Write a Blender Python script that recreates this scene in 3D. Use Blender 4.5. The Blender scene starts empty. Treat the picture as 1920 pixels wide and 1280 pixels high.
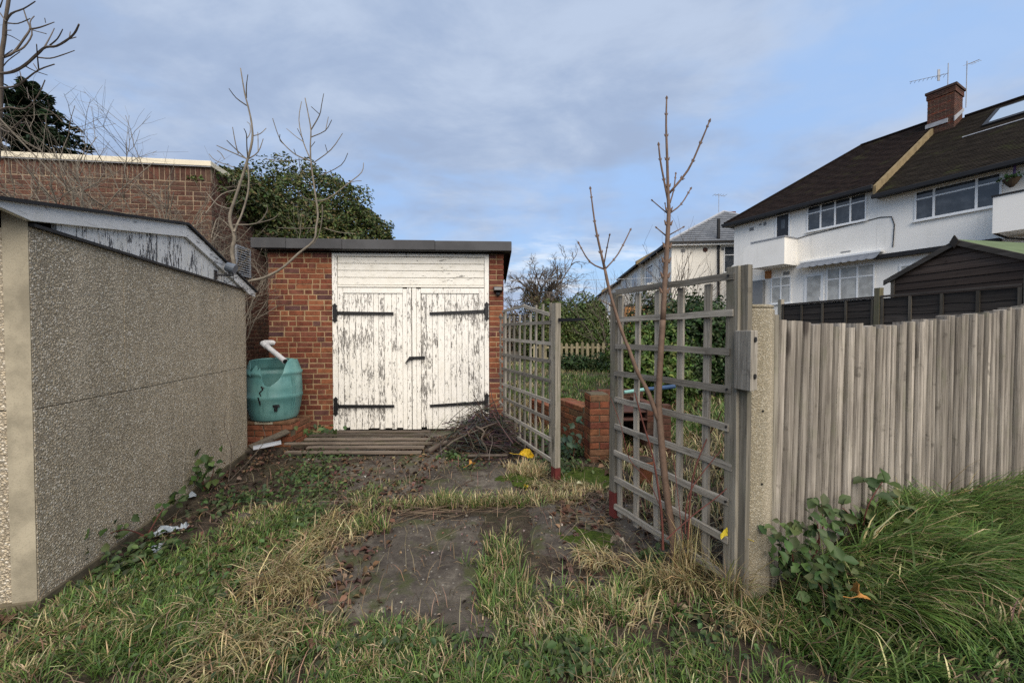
import bpy, math, random
import numpy as np
from mathutils import Vector, Matrix
R = math.radians
C = bpy.context.scene.collection
SC = bpy.context.scene

# ------------------------------------------------------------------ camera, sky, sun, exposure
EYE = 1.40
PITCH = R(1.2)
cam_d = bpy.data.cameras.new('camera')
cam_d.sensor_fit = 'HORIZONTAL'; cam_d.sensor_width = 36; cam_d.lens = 13.5
cam_d.clip_start = 0.05; cam_d.clip_end = 3000
cam = bpy.data.objects.new('camera', cam_d); C.objects.link(cam)
cam.location = (0, 0, EYE); cam.rotation_euler = (R(90) - PITCH, 0, 0)
SC.camera = cam

SUN_EL, SUN_AZ = 45, 163          # azimuth clockwise from +y
w = bpy.data.worlds.new('World'); SC.world = w; w.use_nodes = True
nt = w.node_tree; N = nt.nodes; L = nt.links
for n in list(N): N.remove(n)
sky = N.new('ShaderNodeTexSky'); sky.sky_type = 'NISHITA'; sky.sun_disc = False
sky.sun_elevation = R(SUN_EL); sky.sun_rotation = R(SUN_AZ)
sky.air_density = 1.0; sky.dust_density = 0.6; sky.ozone_density = 1.4
tc = N.new('ShaderNodeTexCoord')
sep = N.new('ShaderNodeSeparateXYZ'); L.new(tc.outputs['Generated'], sep.inputs[0])
def wm(op, a, b=None, c=None, clamp=False):
    m = N.new('ShaderNodeMath'); m.operation = op; m.use_clamp = clamp
    for i, v in enumerate((a, b, c)):
        if v is None: continue
        if hasattr(v, 'is_output'): L.new(v, m.inputs[i])
        else: m.inputs[i].default_value = v
    return m.outputs[0]
zz = wm('MAXIMUM', sep.outputs[2], 0.0)
den = wm('ADD', zz, 0.16)
cx = wm('DIVIDE', sep.outputs[0], den); cy = wm('DIVIDE', sep.outputs[1], den)
comb = N.new('ShaderNodeCombineXYZ'); L.new(cx, comb.inputs[0]); L.new(cy, comb.inputs[1])
comb.inputs[2].default_value = 3.7
def wnoise(scale, det, rough, off, sx=1.0):
    mp = N.new('ShaderNodeMapping'); L.new(comb.outputs[0], mp.inputs[0])
    mp.inputs['Location'].default_value = off; mp.inputs['Scale'].default_value = (sx, 1, 1)
    mp.inputs['Rotation'].default_value = (0, 0, R(18))
    n = N.new('ShaderNodeTexNoise'); L.new(mp.outputs[0], n.inputs['Vector'])
    n.inputs['Scale'].default_value = scale; n.inputs['Detail'].default_value = det
    n.inputs['Roughness'].default_value = rough; n.inputs['Distortion'].default_value = 0.25
    return n.outputs[0]
def wramp(f, a, b):
    m = N.new('ShaderNodeMapRange'); m.interpolation_type = 'SMOOTHSTEP'; L.new(f, m.inputs[0])
    m.inputs[1].default_value = a; m.inputs[2].default_value = b
    return m.outputs[0]
def wmix(f, a, b):
    m = N.new('ShaderNodeMix'); m.data_type = 'RGBA'
    if hasattr(f, 'is_output'): L.new(f, m.inputs[0])
    else: m.inputs[0].default_value = f
    for i, v in ((6, a), (7, b)):
        if hasattr(v, 'is_output'): L.new(v, m.inputs[i])
        else: m.inputs[i].default_value = (*v, 1)
    return m.outputs[2]
SK = 0.1                                   # background strength; cloud colours are given divided by it
def sc_(c): return tuple(x / SK for x in c)
big = wramp(wnoise(0.95, 5.0, 0.58, (2.6, 1.7, 0), 0.8), 0.40, 0.58)
fine = wnoise(2.6, 6.0, 0.6, (7.3, 2.2, 1.0), 0.7)
low = wramp(zz, 0.02, 0.30)                # 0 at the horizon, 1 high up
blue = wmix(0.9, sky.outputs[0], sc_((0.36, 0.545, 0.87)))
blue = wmix(low, wmix(0.9, blue, sc_((0.44, 0.70, 0.97))), blue)
cloud = wmix(wramp(fine, 0.33, 0.66), sc_((0.33, 0.395, 0.53)), sc_((0.46, 0.55, 0.71)))
mask = wm('MULTIPLY', wm('ADD', wm('MULTIPLY', big, 0.85), wm('MULTIPLY', wramp(fine, 0.4, 0.62), 0.22)), 0.92, clamp=True)
col = wmix(mask, blue, cloud)
wisp = wm('MULTIPLY', wramp(wnoise(1.7, 6, 0.62, (1.1, 9.4, 2), 0.5), 0.53, 0.70), wm('SUBTRACT', 1.0, wramp(zz, 0.10, 0.34)))
col = wmix(wm('MULTIPLY', wisp, 0.95), col, sc_((0.90, 0.92, 0.94)))
bank = wm('MULTIPLY', wramp(wnoise(1.1, 4, 0.5, (5.1, 4.4, 3), 0.6), 0.42, 0.58), wm('SUBTRACT', 1.0, wramp(zz, 0.06, 0.17)))
col = wmix(wm('MULTIPLY', bank, 0.7), col, sc_((0.42, 0.48, 0.68)))
bg = N.new('ShaderNodeBackground'); L.new(col, bg.inputs[0]); bg.inputs[1].default_value = 0.081
SC.cycles.use_denoising = False; SC.cycles.use_adaptive_sampling = False
out = N.new('ShaderNodeOutputWorld'); L.new(bg.outputs[0], out.inputs[0])

sd = bpy.data.lights.new('sun', 'SUN'); sd.energy = 3.7; sd.angle = R(72); sd.color = (1.0, 0.90, 0.77)
sun = bpy.data.objects.new('sun', sd); C.objects.link(sun)
dsun = Vector((math.sin(R(SUN_AZ)) * math.cos(R(SUN_EL)), math.cos(R(SUN_AZ)) * math.cos(R(SUN_EL)), math.sin(R(SUN_EL))))
sun.rotation_euler = dsun.to_track_quat('Z', 'Y').to_euler()
vs = SC.view_settings; vs.view_transform = 'Standard'; vs.look = 'None'; vs.gamma = 1; vs.use_curve_mapping = False
vs.exposure = 0.46

# ------------------------------------------------------------------ helpers
def at(px, py, Y):
    """World point at depth Y that was surveyed at photo position px, py."""
    u = (px - 960) / 720; v = (640 - py) / 720
    dy = math.cos(PITCH) + v * math.sin(PITCH); dz = -math.sin(PITCH) + v * math.cos(PITCH)
    return Vector((u / dy * Y, Y, EYE + dz / dy * Y))

def lattice(seed):
    return np.random.RandomState(seed).rand(256, 256)
_LAT = {}
def vnoise(x, y, scale, seed=0):
    if seed not in _LAT: _LAT[seed] = lattice(seed)
    g = _LAT[seed]
    x = np.asarray(x, float) * scale + 100; y = np.asarray(y, float) * scale + 100
    xi = np.floor(x).astype(int); yi = np.floor(y).astype(int)
    fx = x - xi; fy = y - yi
    fx = fx * fx * (3 - 2 * fx); fy = fy * fy * (3 - 2 * fy)
    a = g[xi % 256, yi % 256]; b = g[(xi + 1) % 256, yi % 256]; c = g[xi % 256, (yi + 1) % 256]; d = g[(xi + 1) % 256, (yi + 1) % 256]
    return (a * (1 - fx) + b * fx) * (1 - fy) + (c * (1 - fx) + d * fx) * fy
def sstep(x, a, b):
    t = np.clip((np.asarray(x, float) - a) / (b - a), 0, 1); return t * t * (3 - 2 * t)
def G(x, y):
    """Ground height."""
    x = np.asarray(x, float); y = np.asarray(y, float)
    h = 0.30 * sstep(x - 0.25 * (y - 2.0), 1.25, 2.2) * (1 - 0.5 * sstep(y, 3.5, 7.5)) + 1.75 * sstep(x, 6.5, 13)
    h = h + 0.10 * sstep(y, 7, 16)
    near = 1 - sstep(np.hypot(x, y - 4), 12, 30)
    h = h + near * (0.05 * (vnoise(x, y, 1.1, 1) - 0.5) + 0.025 * (vnoise(x, y, 3.7, 2) - 0.5))
    return h - 0.02 * 1.0
def g1(x, y): return float(G(x, y))

class MB:
    def __init__(s): s.v = []; s.f = []; s.c = []; s.col = None
    def add(s, vs, fs):
        o = len(s.v); s.v += [tuple(p) for p in vs]; s.f += [tuple(i + o for i in f) for f in fs]
        if s.col is not None: s.c += [s.col] * len(vs)
        return s
    def box(s, x0, x1, y0, y1, z0, z1):
        return s.add([(x0,y0,z0),(x1,y0,z0),(x1,y1,z0),(x0,y1,z0),(x0,y0,z1),(x1,y0,z1),(x1,y1,z1),(x0,y1,z1)],
              [(0,3,2,1),(4,5,6,7),(0,1,5,4),(1,2,6,5),(2,3,7,6),(3,0,4,7)])
    def beam(s, p0, p1, wd, dp, up=(0,0,1), seg=1, jit=0.0, rng=None, taper=1.0):
        p0 = Vector(p0); p1 = Vector(p1); d = (p1 - p0).normalized(); up = Vector(up)
        if abs(d.dot(up)) > 0.98: up = Vector((0,1,0)) if abs(d.y) < .9 else Vector((1,0,0))
        a = d.cross(up).normalized(); b = a.cross(d).normalized()
        vs = []; fs = []
        for k in range(seg + 1):
            t = k / seg; p = p0.lerp(p1, t); q = 1 + (taper - 1) * t
            ja = (rng.uniform(-jit, jit) if rng else 0); jb = (rng.uniform(-jit, jit) if rng else 0)
            ww = wd * q * (1 + (rng.uniform(-jit, jit) * 4 if rng else 0)) / 2; dd = dp * q / 2
            p = p + a * ja + b * jb
            vs += [p - a*ww - b*dd, p + a*ww - b*dd, p + a*ww + b*dd, p - a*ww + b*dd]
        for k in range(seg):
            o = k * 4
            for i in range(4): fs.append((o+i, o+(i+1)%4, o+4+(i+1)%4, o+4+i))
        fs += [(3,2,1,0), tuple(seg*4+i for i in range(4))]
        return s.add(vs, fs)
    def tube(s, pts, rad, n=6, cap=True):
        pts = [Vector(p) for p in pts]
        if not hasattr(rad, '__len__'): rad = [rad] * len(pts)
        vs = []; fs = []; prev = None
        for i, p in enumerate(pts):
            d = (pts[min(i+1, len(pts)-1)] - pts[max(i-1, 0)])
            d = d.normalized() if d.length > 1e-9 else Vector((0,0,1))
            if prev is None:
                a = d.orthogonal().normalized()
            else:
                a = prev - d * prev.dot(d)
                a = a.normalized() if a.length > 1e-6 else d.orthogonal().normalized()
            prev = a; b = d.cross(a)
            for k in range(n):
                t = 2 * math.pi * k / n
                vs.append(p + (a * math.cos(t) + b * math.sin(t)) * rad[i])
        for i in range(len(pts) - 1):
            for k in range(n):
                fs.append((i*n+k, i*n+(k+1)%n, (i+1)*n+(k+1)%n, (i+1)*n+k))
        if cap and n > 2: fs += [tuple(range(n-1, -1, -1)), tuple((len(pts)-1)*n + k for k in range(n))]
        return s.add(vs, fs)
    def prism(s, poly, axis, t0, t1):
        """Extrude a 2-D outline; axis 'y' -> outline in x,z, axis 'x' -> outline in y,z, axis 'z' -> outline in x,y."""
        def P(a, b, t): return {'y': (a, t, b), 'x': (t, a, b), 'z': (a, b, t)}[axis]
        n = len(poly); vs = [P(a, b, t0) for a, b in poly] + [P(a, b, t1) for a, b in poly]
        fs = [tuple(range(n)), tuple(range(2*n-1, n-1, -1))] + [(i, n+i, n+(i+1)%n, (i+1)%n) for i in range(n)]
        return s.add(vs, fs)
    def ball(s, c, r, nu=8, nv=5, sq=(1,1,1)):
        vs = []; fs = []
        for j in range(nv + 1):
            ph = math.pi * j / nv
            for i in range(nu):
                th = 2 * math.pi * i / nu
                vs.append((c[0] + r*sq[0]*math.sin(ph)*math.cos(th), c[1] + r*sq[1]*math.sin(ph)*math.sin(th), c[2] + r*sq[2]*math.cos(ph)))
        for j in range(nv):
            for i in range(nu): fs.append((j*nu+i, j*nu+(i+1)%nu, (j+1)*nu+(i+1)%nu, (j+1)*nu+i))
        return s.add(vs, fs)
    def mesh(s, name):
        m = bpy.data.meshes.new(name); m.from_pydata(s.v, [], s.f)
        if s.c:
            at_ = m.attributes.new('col', 'FLOAT_COLOR', 'POINT')
            at_.data.foreach_set('color', np.array([(*c, 1) if len(c) == 3 else c for c in s.c], np.float32).ravel())
        m.update()
        return m
    def build(s, name, mat, parent=None, smooth=False, bevel=0, kind=None, world=False, label=None):
        """world=True: vertices are world coordinates and the parent (an unrotated Empty) sits at its own location."""
        if world and parent is not None:
            o = parent
            loc = Vector((0,0,0))
            while o is not None: loc += o.location; o = o.parent
            s.v = [(x - loc.x, y - loc.y, z - loc.z) for x, y, z in s.v]
        m = s.mesh(name); fix_normals(m)
        return link(name, m, mat, parent, smooth, bevel, kind, label)
def fix_normals(m):
    import bmesh
    if len(m.polygons) > 60000: return
    b = bmesh.new(); b.from_mesh(m); bmesh.ops.recalc_face_normals(b, faces=b.faces); b.to_mesh(m); b.free()
def link(name, m, mat, parent=None, smooth=False, bevel=0, kind=None, label=None):
    o = bpy.data.objects.new(name, m); C.objects.link(o)
    if mat is not None and not m.materials: m.materials.append(mat)
    if smooth: m.polygons.foreach_set('use_smooth', [True] * len(m.polygons))
    if bevel:
        b = o.modifiers.new('bevel', 'BEVEL'); b.width = bevel; b.segments = 2; b.limit_method = 'ANGLE'; b.angle_limit = R(40)
    o.parent = parent
    if kind: o['kind'] = kind
    if label: o['label'] = label
    return o
def thing(name, label, cat, loc=(0,0,0), rz=0, group=None):
    o = bpy.data.objects.new(name, None); C.objects.link(o); o.empty_display_size = 0.1
    o.location = loc; o.rotation_euler = (0, 0, R(rz)); return tag(o, label, cat, group)
def tag(o, label, cat, group=None, kind=None):
    o['label'] = label
    if cat: o['category'] = cat
    if group: o['group'] = group
    if kind: o['kind'] = kind
    return o
def np_mesh(name, verts, tris, cols=None):
    m = bpy.data.meshes.new(name); nv = len(verts); ntri = len(tris)
    m.vertices.add(nv); m.vertices.foreach_set('co', np.asarray(verts, np.float32).ravel())
    m.loops.add(ntri * 3); m.loops.foreach_set('vertex_index', np.asarray(tris, np.int32).ravel())
    m.polygons.add(ntri); m.polygons.foreach_set('loop_start', np.arange(0, ntri*3, 3, dtype=np.int32))
    if cols is not None:
        a = m.attributes.new('col', 'FLOAT_COLOR', 'POINT')
        cc = np.ones((nv, 4), np.float32); cc[:, :3] = cols; a.data.foreach_set('color', cc.ravel())
    m.update(); m.validate()
    return m
def blades(base, h, head, bend, wid, cols, tipcol=None):
    """Grass blades: base (n,3), height, heading angle, bend (0 upright .. 1.5 flopped), width."""
    n = len(base); lev = np.array([0, .4, .75, 1.0])
    dx = np.cos(head); dy = np.sin(head)
    V = np.zeros((n, 7, 3)); Cc = np.zeros((n, 7, 3))
    sx = -dy; sy = dx
    # arc of constant curvature
    ang0 = 0.08; k = 0; idx = 0
    px = np.zeros(n); pz = np.zeros(n); prev = 0
    for li, t in enumerate(lev):
        if li:
            seg = h * (t - prev); a = bend * (prev + t) / 2 * 1.6 + ang0
            px = px + np.sin(a) * seg; pz = pz + np.cos(a) * seg
        prev = t
        ww = wid * (1.0, .95, .62, 0)[li] / 2
        c = cols if tipcol is None else cols * (1 - t) + tipcol * t
        if li < 3:
            for sgn in (-1, 1):
                V[:, idx, 0] = base[:, 0] + dx * px + sx * ww * sgn
                V[:, idx, 1] = base[:, 1] + dy * px + sy * ww * sgn
                V[:, idx, 2] = base[:, 2] + pz
                Cc[:, idx] = c; idx += 1
        else:
            V[:, idx, 0] = base[:, 0] + dx * px; V[:, idx, 1] = base[:, 1] + dy * px; V[:, idx, 2] = base[:, 2] + pz
            Cc[:, idx] = c
    T = np.array([(0,1,3),(0,3,2),(2,3,5),(2,5,4),(4,5,6)])
    tris = (np.arange(n)[:, None, None] * 7 + T[None]).reshape(-1, 3)
    return V.reshape(-1, 3), tris, Cc.reshape(-1, 3)
def leaves_np(cen, nrm, size, cols, rs, asp=0.5, fold=0.25):
    """Folded leaves: centre, facing normal, length."""
    n = len(cen); cen = np.asarray(cen, float); nrm = np.asarray(nrm, float)
    nrm = nrm / np.maximum(np.linalg.norm(nrm, axis=1, keepdims=True), 1e-6)
    r = rs.normal(size=(n, 3)); t = np.cross(nrm, r); t /= np.maximum(np.linalg.norm(t, axis=1, keepdims=True), 1e-6)
    b = np.cross(nrm, t); size = np.broadcast_to(np.asarray(size, float), (n,))[:, None]
    V = np.zeros((n, 6, 3))
    V[:, 0] = cen - t * size * .5; V[:, 3] = cen + t * size * .5 - nrm * size * .12
    for i, (tt, sg) in enumerate(((-.12, -1), (.2, -1), (.2, 1), (-.12, 1))):
        V[:, (1, 2, 4, 5)[i]] = cen + t * size * tt + b * size * asp * sg * (.5 if i in (0, 3) else .42) + nrm * size * fold * .5
    T = np.array([(0, 2, 1), (0, 3, 2), (0, 4, 3), (0, 5, 4)])
    tris = (np.arange(n)[:, None, None] * 6 + T[None]).reshape(-1, 3)
    return V.reshape(-1, 3), tris, np.repeat(np.asarray(cols), 6, axis=0)
class NPJ:
    """Joins several numpy pieces into one mesh."""
    def __init__(s): s.V = []; s.T = []; s.K = []; s.o = 0
    def add(s, v, t, c):
        s.V.append(v); s.T.append(t + s.o); s.K.append(c); s.o += len(v); return s
    def mesh(s, name, loc=(0,0,0)): return np_mesh(name, np.concatenate(s.V) - np.array(loc), np.concatenate(s.T), np.concatenate(s.K))
def varcol(rs, n, base, var=0.25, hue=0.12):
    base = np.asarray(base, float)
    k = 1 + rs.normal(size=(n, 1)) * var
    return np.clip(base * np.clip(k, .35, 2.0) * (1 + rs.normal(size=(n, 3)) * hue), 0.002, 0.9)

# ------------------------------------------------------------------ materials
class MT:
    def __init__(s, name, rough=0.85, spec=0.3):
        s.m = bpy.data.materials.new(name); s.m.use_nodes = True; s.t = s.m.node_tree
        s.b = s.t.nodes['Principled BSDF']; s.b.inputs['Roughness'].default_value = rough
        s.b.inputs['Specular IOR Level'].default_value = spec
        s._co = None
    def n(s, ty, ins=None, **props):
        nd = s.t.nodes.new('ShaderNode' + ty)
        for k, v in props.items(): setattr(nd, k, v)
        for k, v in (ins or {}).items(): s.set(nd.inputs[k], v)
        return nd
    def set(s, sock, v):
        if hasattr(v, 'is_output'): s.t.links.new(v, sock)
        elif hasattr(v, '__len__') and sock.type == 'RGBA' and len(v) == 3: sock.default_value = (*v, 1)
        else: sock.default_value = v
    def co(s, scale=(1,1,1), rnd=0.0, which='Object'):
        v = s.n('TexCoord').outputs[which]
        if rnd:
            oi = s.n('ObjectInfo').outputs['Random']
            cb = s.n('CombineXYZ', {0: s.math('MULTIPLY', oi, rnd), 1: s.math('MULTIPLY', oi, rnd * 1.7), 2: s.math('MULTIPLY', oi, rnd * .6)}).outputs[0]
            v = s.n('VectorMath', {0: v, 1: cb}, operation='ADD').outputs[0]
        return s.n('Mapping', {0: v, 'Scale': scale}).outputs[0]
    def math(s, op, a, b=None, clamp=False):
        ins = {0: a}
        if b is not None: ins[1] = b
        return s.n('Math', ins, operation=op, use_clamp=clamp).outputs[0]
    def noise(s, vec, scale, det=4, rough=.55, dist=0):
        return s.n('TexNoise', {'Vector': vec, 'Scale': scale, 'Detail': det, 'Roughness': rough, 'Distortion': dist}).outputs[0]
    def voro(s, vec, scale, feature='F1', out='Distance'):
        return s.n('TexVoronoi', {'Vector': vec, 'Scale': scale}, feature=feature).outputs[out]
    def step(s, f, a, b, lo=0., hi=1.):
        return s.n('MapRange', {0: f, 1: a, 2: b, 3: lo, 4: hi}, interpolation_type='SMOOTHSTEP').outputs[0]
    def mix(s, f, a, b, mode='MIX'):
        return s.n('Mix', {0: f, 6: a, 7: b}, data_type='RGBA', blend_type=mode).outputs[2]
    def ramp(s, f, stops):
        nd = s.n('ValToRGB', {0: f}); e = nd.color_ramp.elements
        while len(e) < len(stops): e.new(0.5)
        for el, (p, c) in zip(e, stops): el.position = p; el.color = (*c, 1)
        return nd.outputs[0]
    def rand(s): return s.n('ObjectInfo').outputs['Random']
    def attr(s, name='col'): return s.n('Attribute', attribute_name=name).outputs['Color']
    def col(s, v): s.set(s.b.inputs['Base Color'], v); return s
    def rgh(s, v): s.set(s.b.inputs['Roughness'], v); return s
    def bump(s, h, strength=.5, dist=.01):
        s.set(s.b.inputs['Normal'], s.n('Bump', {'Strength': strength, 'Distance': dist, 'Height': h}).outputs[0]); return s
    def hsv(s, c, v=None, h=None, sat=None):
        ins = {'Color': c}
        if v is not None: ins['Value'] = v
        if h is not None: ins['Hue'] = h
        if sat is not None: ins['Saturation'] = sat
        return s.n('HueSaturation', ins).outputs[0]

def m_brick(name, cols, seam=(.2,.16,.11)):
    M = MT(name, .9, .2)
    r = M.rand(); v = M.co((1,1,1), 30)
    a = M.attr('col')
    rr = M.math('FRACT', M.math('ADD', r, M.n('SeparateColor', {0: a}).outputs[0]))
    n = len(cols)
    base = M.ramp(rr, [((i + .5) / n, c) for i, c in enumerate(cols)])
    nz = M.noise(v, 14, 5, .65); n2 = M.noise(v, 90, 4, .6)
    c = M.mix(M.step(nz, .35, .7), base, M.hsv(base, .55))
    c = M.mix(M.math('MULTIPLY', M.step(n2, .55, .75), .5), c, seam)
    M.col(c).bump(n2, .6, .004); return M.m
def m_wood(name, c0, c1, axis='z', grain=55, dark=None, rough=.88, moss=0.0, streak=.5):
    """Weathered timber, grain along one local axis."""
    M = MT(name, rough, .2)
    k = {'x': (.035, 1, 1), 'y': (1, .035, 1), 'z': (1, 1, .035)}[axis]
    v = M.co(k, 20); v1 = M.co((1,1,1), 20)
    g = M.noise(v, grain, 5, .62, .15); g2 = M.noise(v, grain * 3.2, 3, .6); b = M.noise(v1, 2.2, 3, .5)
    c = M.mix(M.step(g, .33, .68), c0, c1)
    c = M.mix(M.math('MULTIPLY', M.step(g2, .56, .72), streak), c, dark or tuple(x * .35 for x in c0))
    c = M.hsv(c, M.n('MapRange', {0: M.rand(), 3: .55, 4: 1.28}).outputs[0])
    c = M.mix(M.math('MULTIPLY', M.step(b, .5, .75), .45), c, tuple(x * .6 for x in c0))
    kv = M.co({'x': (.22, 1, 1), 'y': (1, .22, 1), 'z': (1, 1, .22)}[axis], 20)
    kd = M.voro(kv, 7)
    c = M.mix(M.math('MULTIPLY', M.step(kd, .17, .07), .85), c, dark or tuple(x * .3 for x in c0))
    c = M.mix(M.math('MULTIPLY', M.step(M.noise(v1, 9, 4, .65), .60, .72), .55), c, tuple(x * .33 for x in c0))
    if moss: c = M.mix(M.math('MULTIPLY', M.step(M.noise(v1, 5, 4, .6), .52, .72), moss), c, (.10, .12, .045))
    h = M.math('ADD', g, M.math('MULTIPLY', g2, .5))
    M.col(c).bump(h, .7, .004); return M.m
def m_flat(name, c, rough=.8, spec=.3, var=.25, scale=6, bump=.15, metal=0, fine=60):
    M = MT(name, rough, spec); v = M.co((1,1,1), 10)
    n1 = M.noise(v, scale, 4, .6); n2 = M.noise(v, fine, 4, .6)
    cc = M.mix(M.step(n1, .35, .7), c, tuple(x * (1 - var) for x in c))
    cc = M.mix(M.math('MULTIPLY', M.step(n2, .5, .72), var), cc, tuple(x * (1 - var) * .8 for x in c))
    M.b.inputs['Metallic'].default_value = metal
    M.col(cc).bump(n2, bump, .003); return M.m
def m_attr(name, rough=.6, spec=.3, trans=0.0, k=1.0):
    M = MT(name, rough, spec); a = M.attr()
    if k != 1: a = M.hsv(a, k)
    M.col(a)
    if trans:
        tr = M.n('BsdfTranslucent', {0: a}).outputs[0]
        mx = M.n('MixShader', {0: trans, 1: M.b.outputs[0], 2: tr}).outputs[0]
        M.t.links.new(mx, M.t.nodes['Material Output'].inputs[0])
    return M.m
def m_peel(name, wood=(.150,.142,.130), paint=(.80,.775,.715), amount=.5, axis='z', scale=1.0):
    """White paint flaking off grey wood."""
    M = MT(name, .7, .25)
    k = {'x': (.17, 1, 1), 'z': (1, 1, .17)}[axis]
    v = M.co(k, 25); v1 = M.co((1,1,1), 25); v0 = M.co((1,1,1))
    n1 = M.noise(v, 44 * scale, 5, .7, .3); n2 = M.noise(v1, 45, 4, .65); big = M.noise(v0, 2.1, 3, .5)
    vb = M.co({'x': (.3, 1, 1), 'z': (1, 1, .3)}[axis], 25)
    mid = M.noise(vb, 17, 3, .6)
    f = M.math('ADD', M.math('ADD', M.math('MULTIPLY', n1, .55), M.math('MULTIPLY', n2, .16)), M.math('ADD', M.math('MULTIPLY', big, .22), M.math('MULTIPLY', mid, .22)))
    f = M.math('ADD', f, M.math('MULTIPLY', M.math('SUBTRACT', M.rand(), .5), .07))
    th = .655 - .16 * amount
    mask = M.step(f, th, th + .02)
    wc = M.mix(M.step(M.noise(M.co({'x': (.03,1,1), 'z': (1,1,.03)}[axis], 25), 80, 4, .6), .35, .65), wood, tuple(x * 2.1 for x in wood))
    dirt = M.math('MULTIPLY', M.step(M.noise(v1, 7, 5, .65), .45, .75), .35)
    pc = M.mix(dirt, paint, tuple(x * y for x, y in zip(paint, (.72, .70, .62))))
    pc = M.mix(M.math('MULTIPLY', M.step(M.noise(v, 70 * scale, 3, .6), .58, .66), .55), pc, tuple(x * .55 for x in paint))
    M.col(M.mix(mask, pc, wc)).bump(M.math('SUBTRACT', M.math('MULTIPLY', n2, .15), mask), .5, .003); return M.m

brick_red = m_brick('orange red brick', [(.17,.050,.030),(.22,.070,.036),(.12,.042,.034),(.27,.100,.048),(.19,.060,.032),(.088,.042,.042),(.21,.080,.052),(.15,.045,.028)])
brick_brown = m_brick('brown brick', [(.085,.043,.031),(.12,.053,.036),(.066,.041,.034),(.145,.060,.038),(.098,.042,.032),(.105,.060,.042)])
brick_old = m_brick('weathered garden brick', [(.21,.075,.040),(.26,.105,.05),(.15,.070,.042),(.17,.10,.055),(.24,.085,.05)], (.10,.10,.045))
mortar_y = m_flat('buff mortar', (.35,.245,.14), .95, .1, .3, 9, .3)
mortar_g = m_flat('grey brown mortar', (.31,.235,.16), .95, .1, .3, 9, .3)
mortar_d = m_flat('mossy mortar', (.13,.11,.075), .95, .1, .4, 9, .3)
wood_z = m_wood('grey weathered timber upright', (.182,.163,.134), (.345,.315,.265), 'z', 60, (.05,.044,.036), moss=.10, streak=.75)
wood_x = m_wood('grey weathered timber level', (.192,.172,.142), (.365,.335,.285), 'x', 60, (.05,.044,.036), moss=.10, streak=.75)
wood_post = m_wood('green tinged timber post', (.178,.160,.126), (.32,.29,.235), 'z', 50, (.05,.044,.034), moss=.25, streak=.7)
pale_z = m_wood('silvered cleft timber', (.178,.156,.130), (.36,.322,.272), 'z', 60, (.060,.050,.044), moss=.2, streak=.45)
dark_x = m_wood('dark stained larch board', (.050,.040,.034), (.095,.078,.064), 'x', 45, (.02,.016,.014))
dark_z = m_wood('dark stained batten', (.085,.072,.055), (.14,.118,.09), 'z', 45, (.03,.025,.02))
shed_x = m_wood('brown stained shed board', (.060,.042,.033), (.098,.070,.054), 'x', 35, (.03,.02,.016), streak=.3)
barge_dk = m_wood('dark bargeboard', (.040,.034,.028), (.075,.065,.055), 'x', 40, (.03,.025,.02))
orange_fence = m_wood('new orange timber', (.42,.20,.075), (.56,.29,.12), 'z', 40, (.25,.11,.04), streak=.3)
picket_w = m_wood('greenish picket timber', (.22,.19,.12), (.32,.28,.18), 'z', 40, (.10,.09,.05), moss=.3)
plank_x = m_wood('dark damp plank', (.080,.064,.050), (.18,.145,.115), 'x', 60, (.03,.024,.02), moss=.15, streak=.8)
peel = m_peel('flaking white boards', amount=.30, scale=1.5)
peel_lo = m_peel('worn white frame', amount=.06, scale=1.5)
peel_stile = m_peel('worn white door edge', amount=.16, scale=1.5)
cream_x = m_peel('cream painted header board', paint=(.78,.75,.675), amount=.05, axis='x')
gable_paint = m_peel('weathered grey gable board', wood=(.055,.055,.058), paint=(.60,.60,.585), amount=.36, scale=1.3)
barge_paint = m_peel('old white bargeboard', wood=(.13,.13,.13), paint=(.60,.60,.59), amount=.16, axis='x')
iron = m_flat('black iron', (.012,.012,.013), .45, .4, .3, 20, .3)
felt = m_flat('grey roof felt', (.085,.085,.088), .92, .2, .25, 3, .5, fine=220)
felt_dk = m_flat('dark bitumen felt', (.022,.022,.024), .8, .3, .3, 3, .4)
black_pl = m_flat('black plastic', (.018,.019,.022), .45, .4, .2, 9, .1)
white_pvc = m_flat('old white pipe', (.62,.62,.62), .5, .4, .25, 9, .1)
upvc = m_flat('white window frame', (.80,.80,.78), .4, .4, .06, 2, .02)
def m_render(name, c):
    M = MT(name, .9, .2); v = M.co(); vz = M.co((1, 1, .10))
    n1 = M.noise(v, .9, 4, .6); st = M.noise(vz, 2.6, 5, .65); n2 = M.noise(v, 14, 4, .65)
    cc = M.mix(M.math('MULTIPLY', M.step(n1, .42, .68), .16), c, (.55, .52, .44))
    cc = M.mix(M.math('MULTIPLY', M.step(st, .54, .72), .26), cc, (.47, .45, .39))
    cc = M.mix(M.math('MULTIPLY', M.step(n2, .60, .75), .14), cc, (.42, .40, .35))
    M.col(cc).bump(n2, .2, .004); return M.m
render_w = m_render('white painted render', (.87,.84,.775))
render_c = m_render('cream painted render', (.86,.81,.71))
coping_m = m_flat('ivory coping', (.70,.635,.49), .6, .3, .1, 3, .05)
lead = m_flat('grey lead flashing', (.34,.35,.37), .6, .4, .3, 6, .2)
concrete = m_flat('smooth pale concrete', (.385,.34,.25), .92, .15, .42, 5, .4, fine=130)
tan_mortar = m_flat('tan verge mortar', (.24,.185,.105), .95, .1, .3, 5, .4)
green_felt = m_flat('green mineral felt', (.115,.150,.080), .95, .1, .2, 4, .3, fine=150)
red_paint = m_flat('dull red paint', (.135,.028,.025), .7, .3, .35, 12, .2)
rust = m_flat('rusty steel', (.085,.040,.030), .8, .3, .4, 12, .4)
cable_m = m_flat('cable', (.05,.05,.05), .6)
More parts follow.
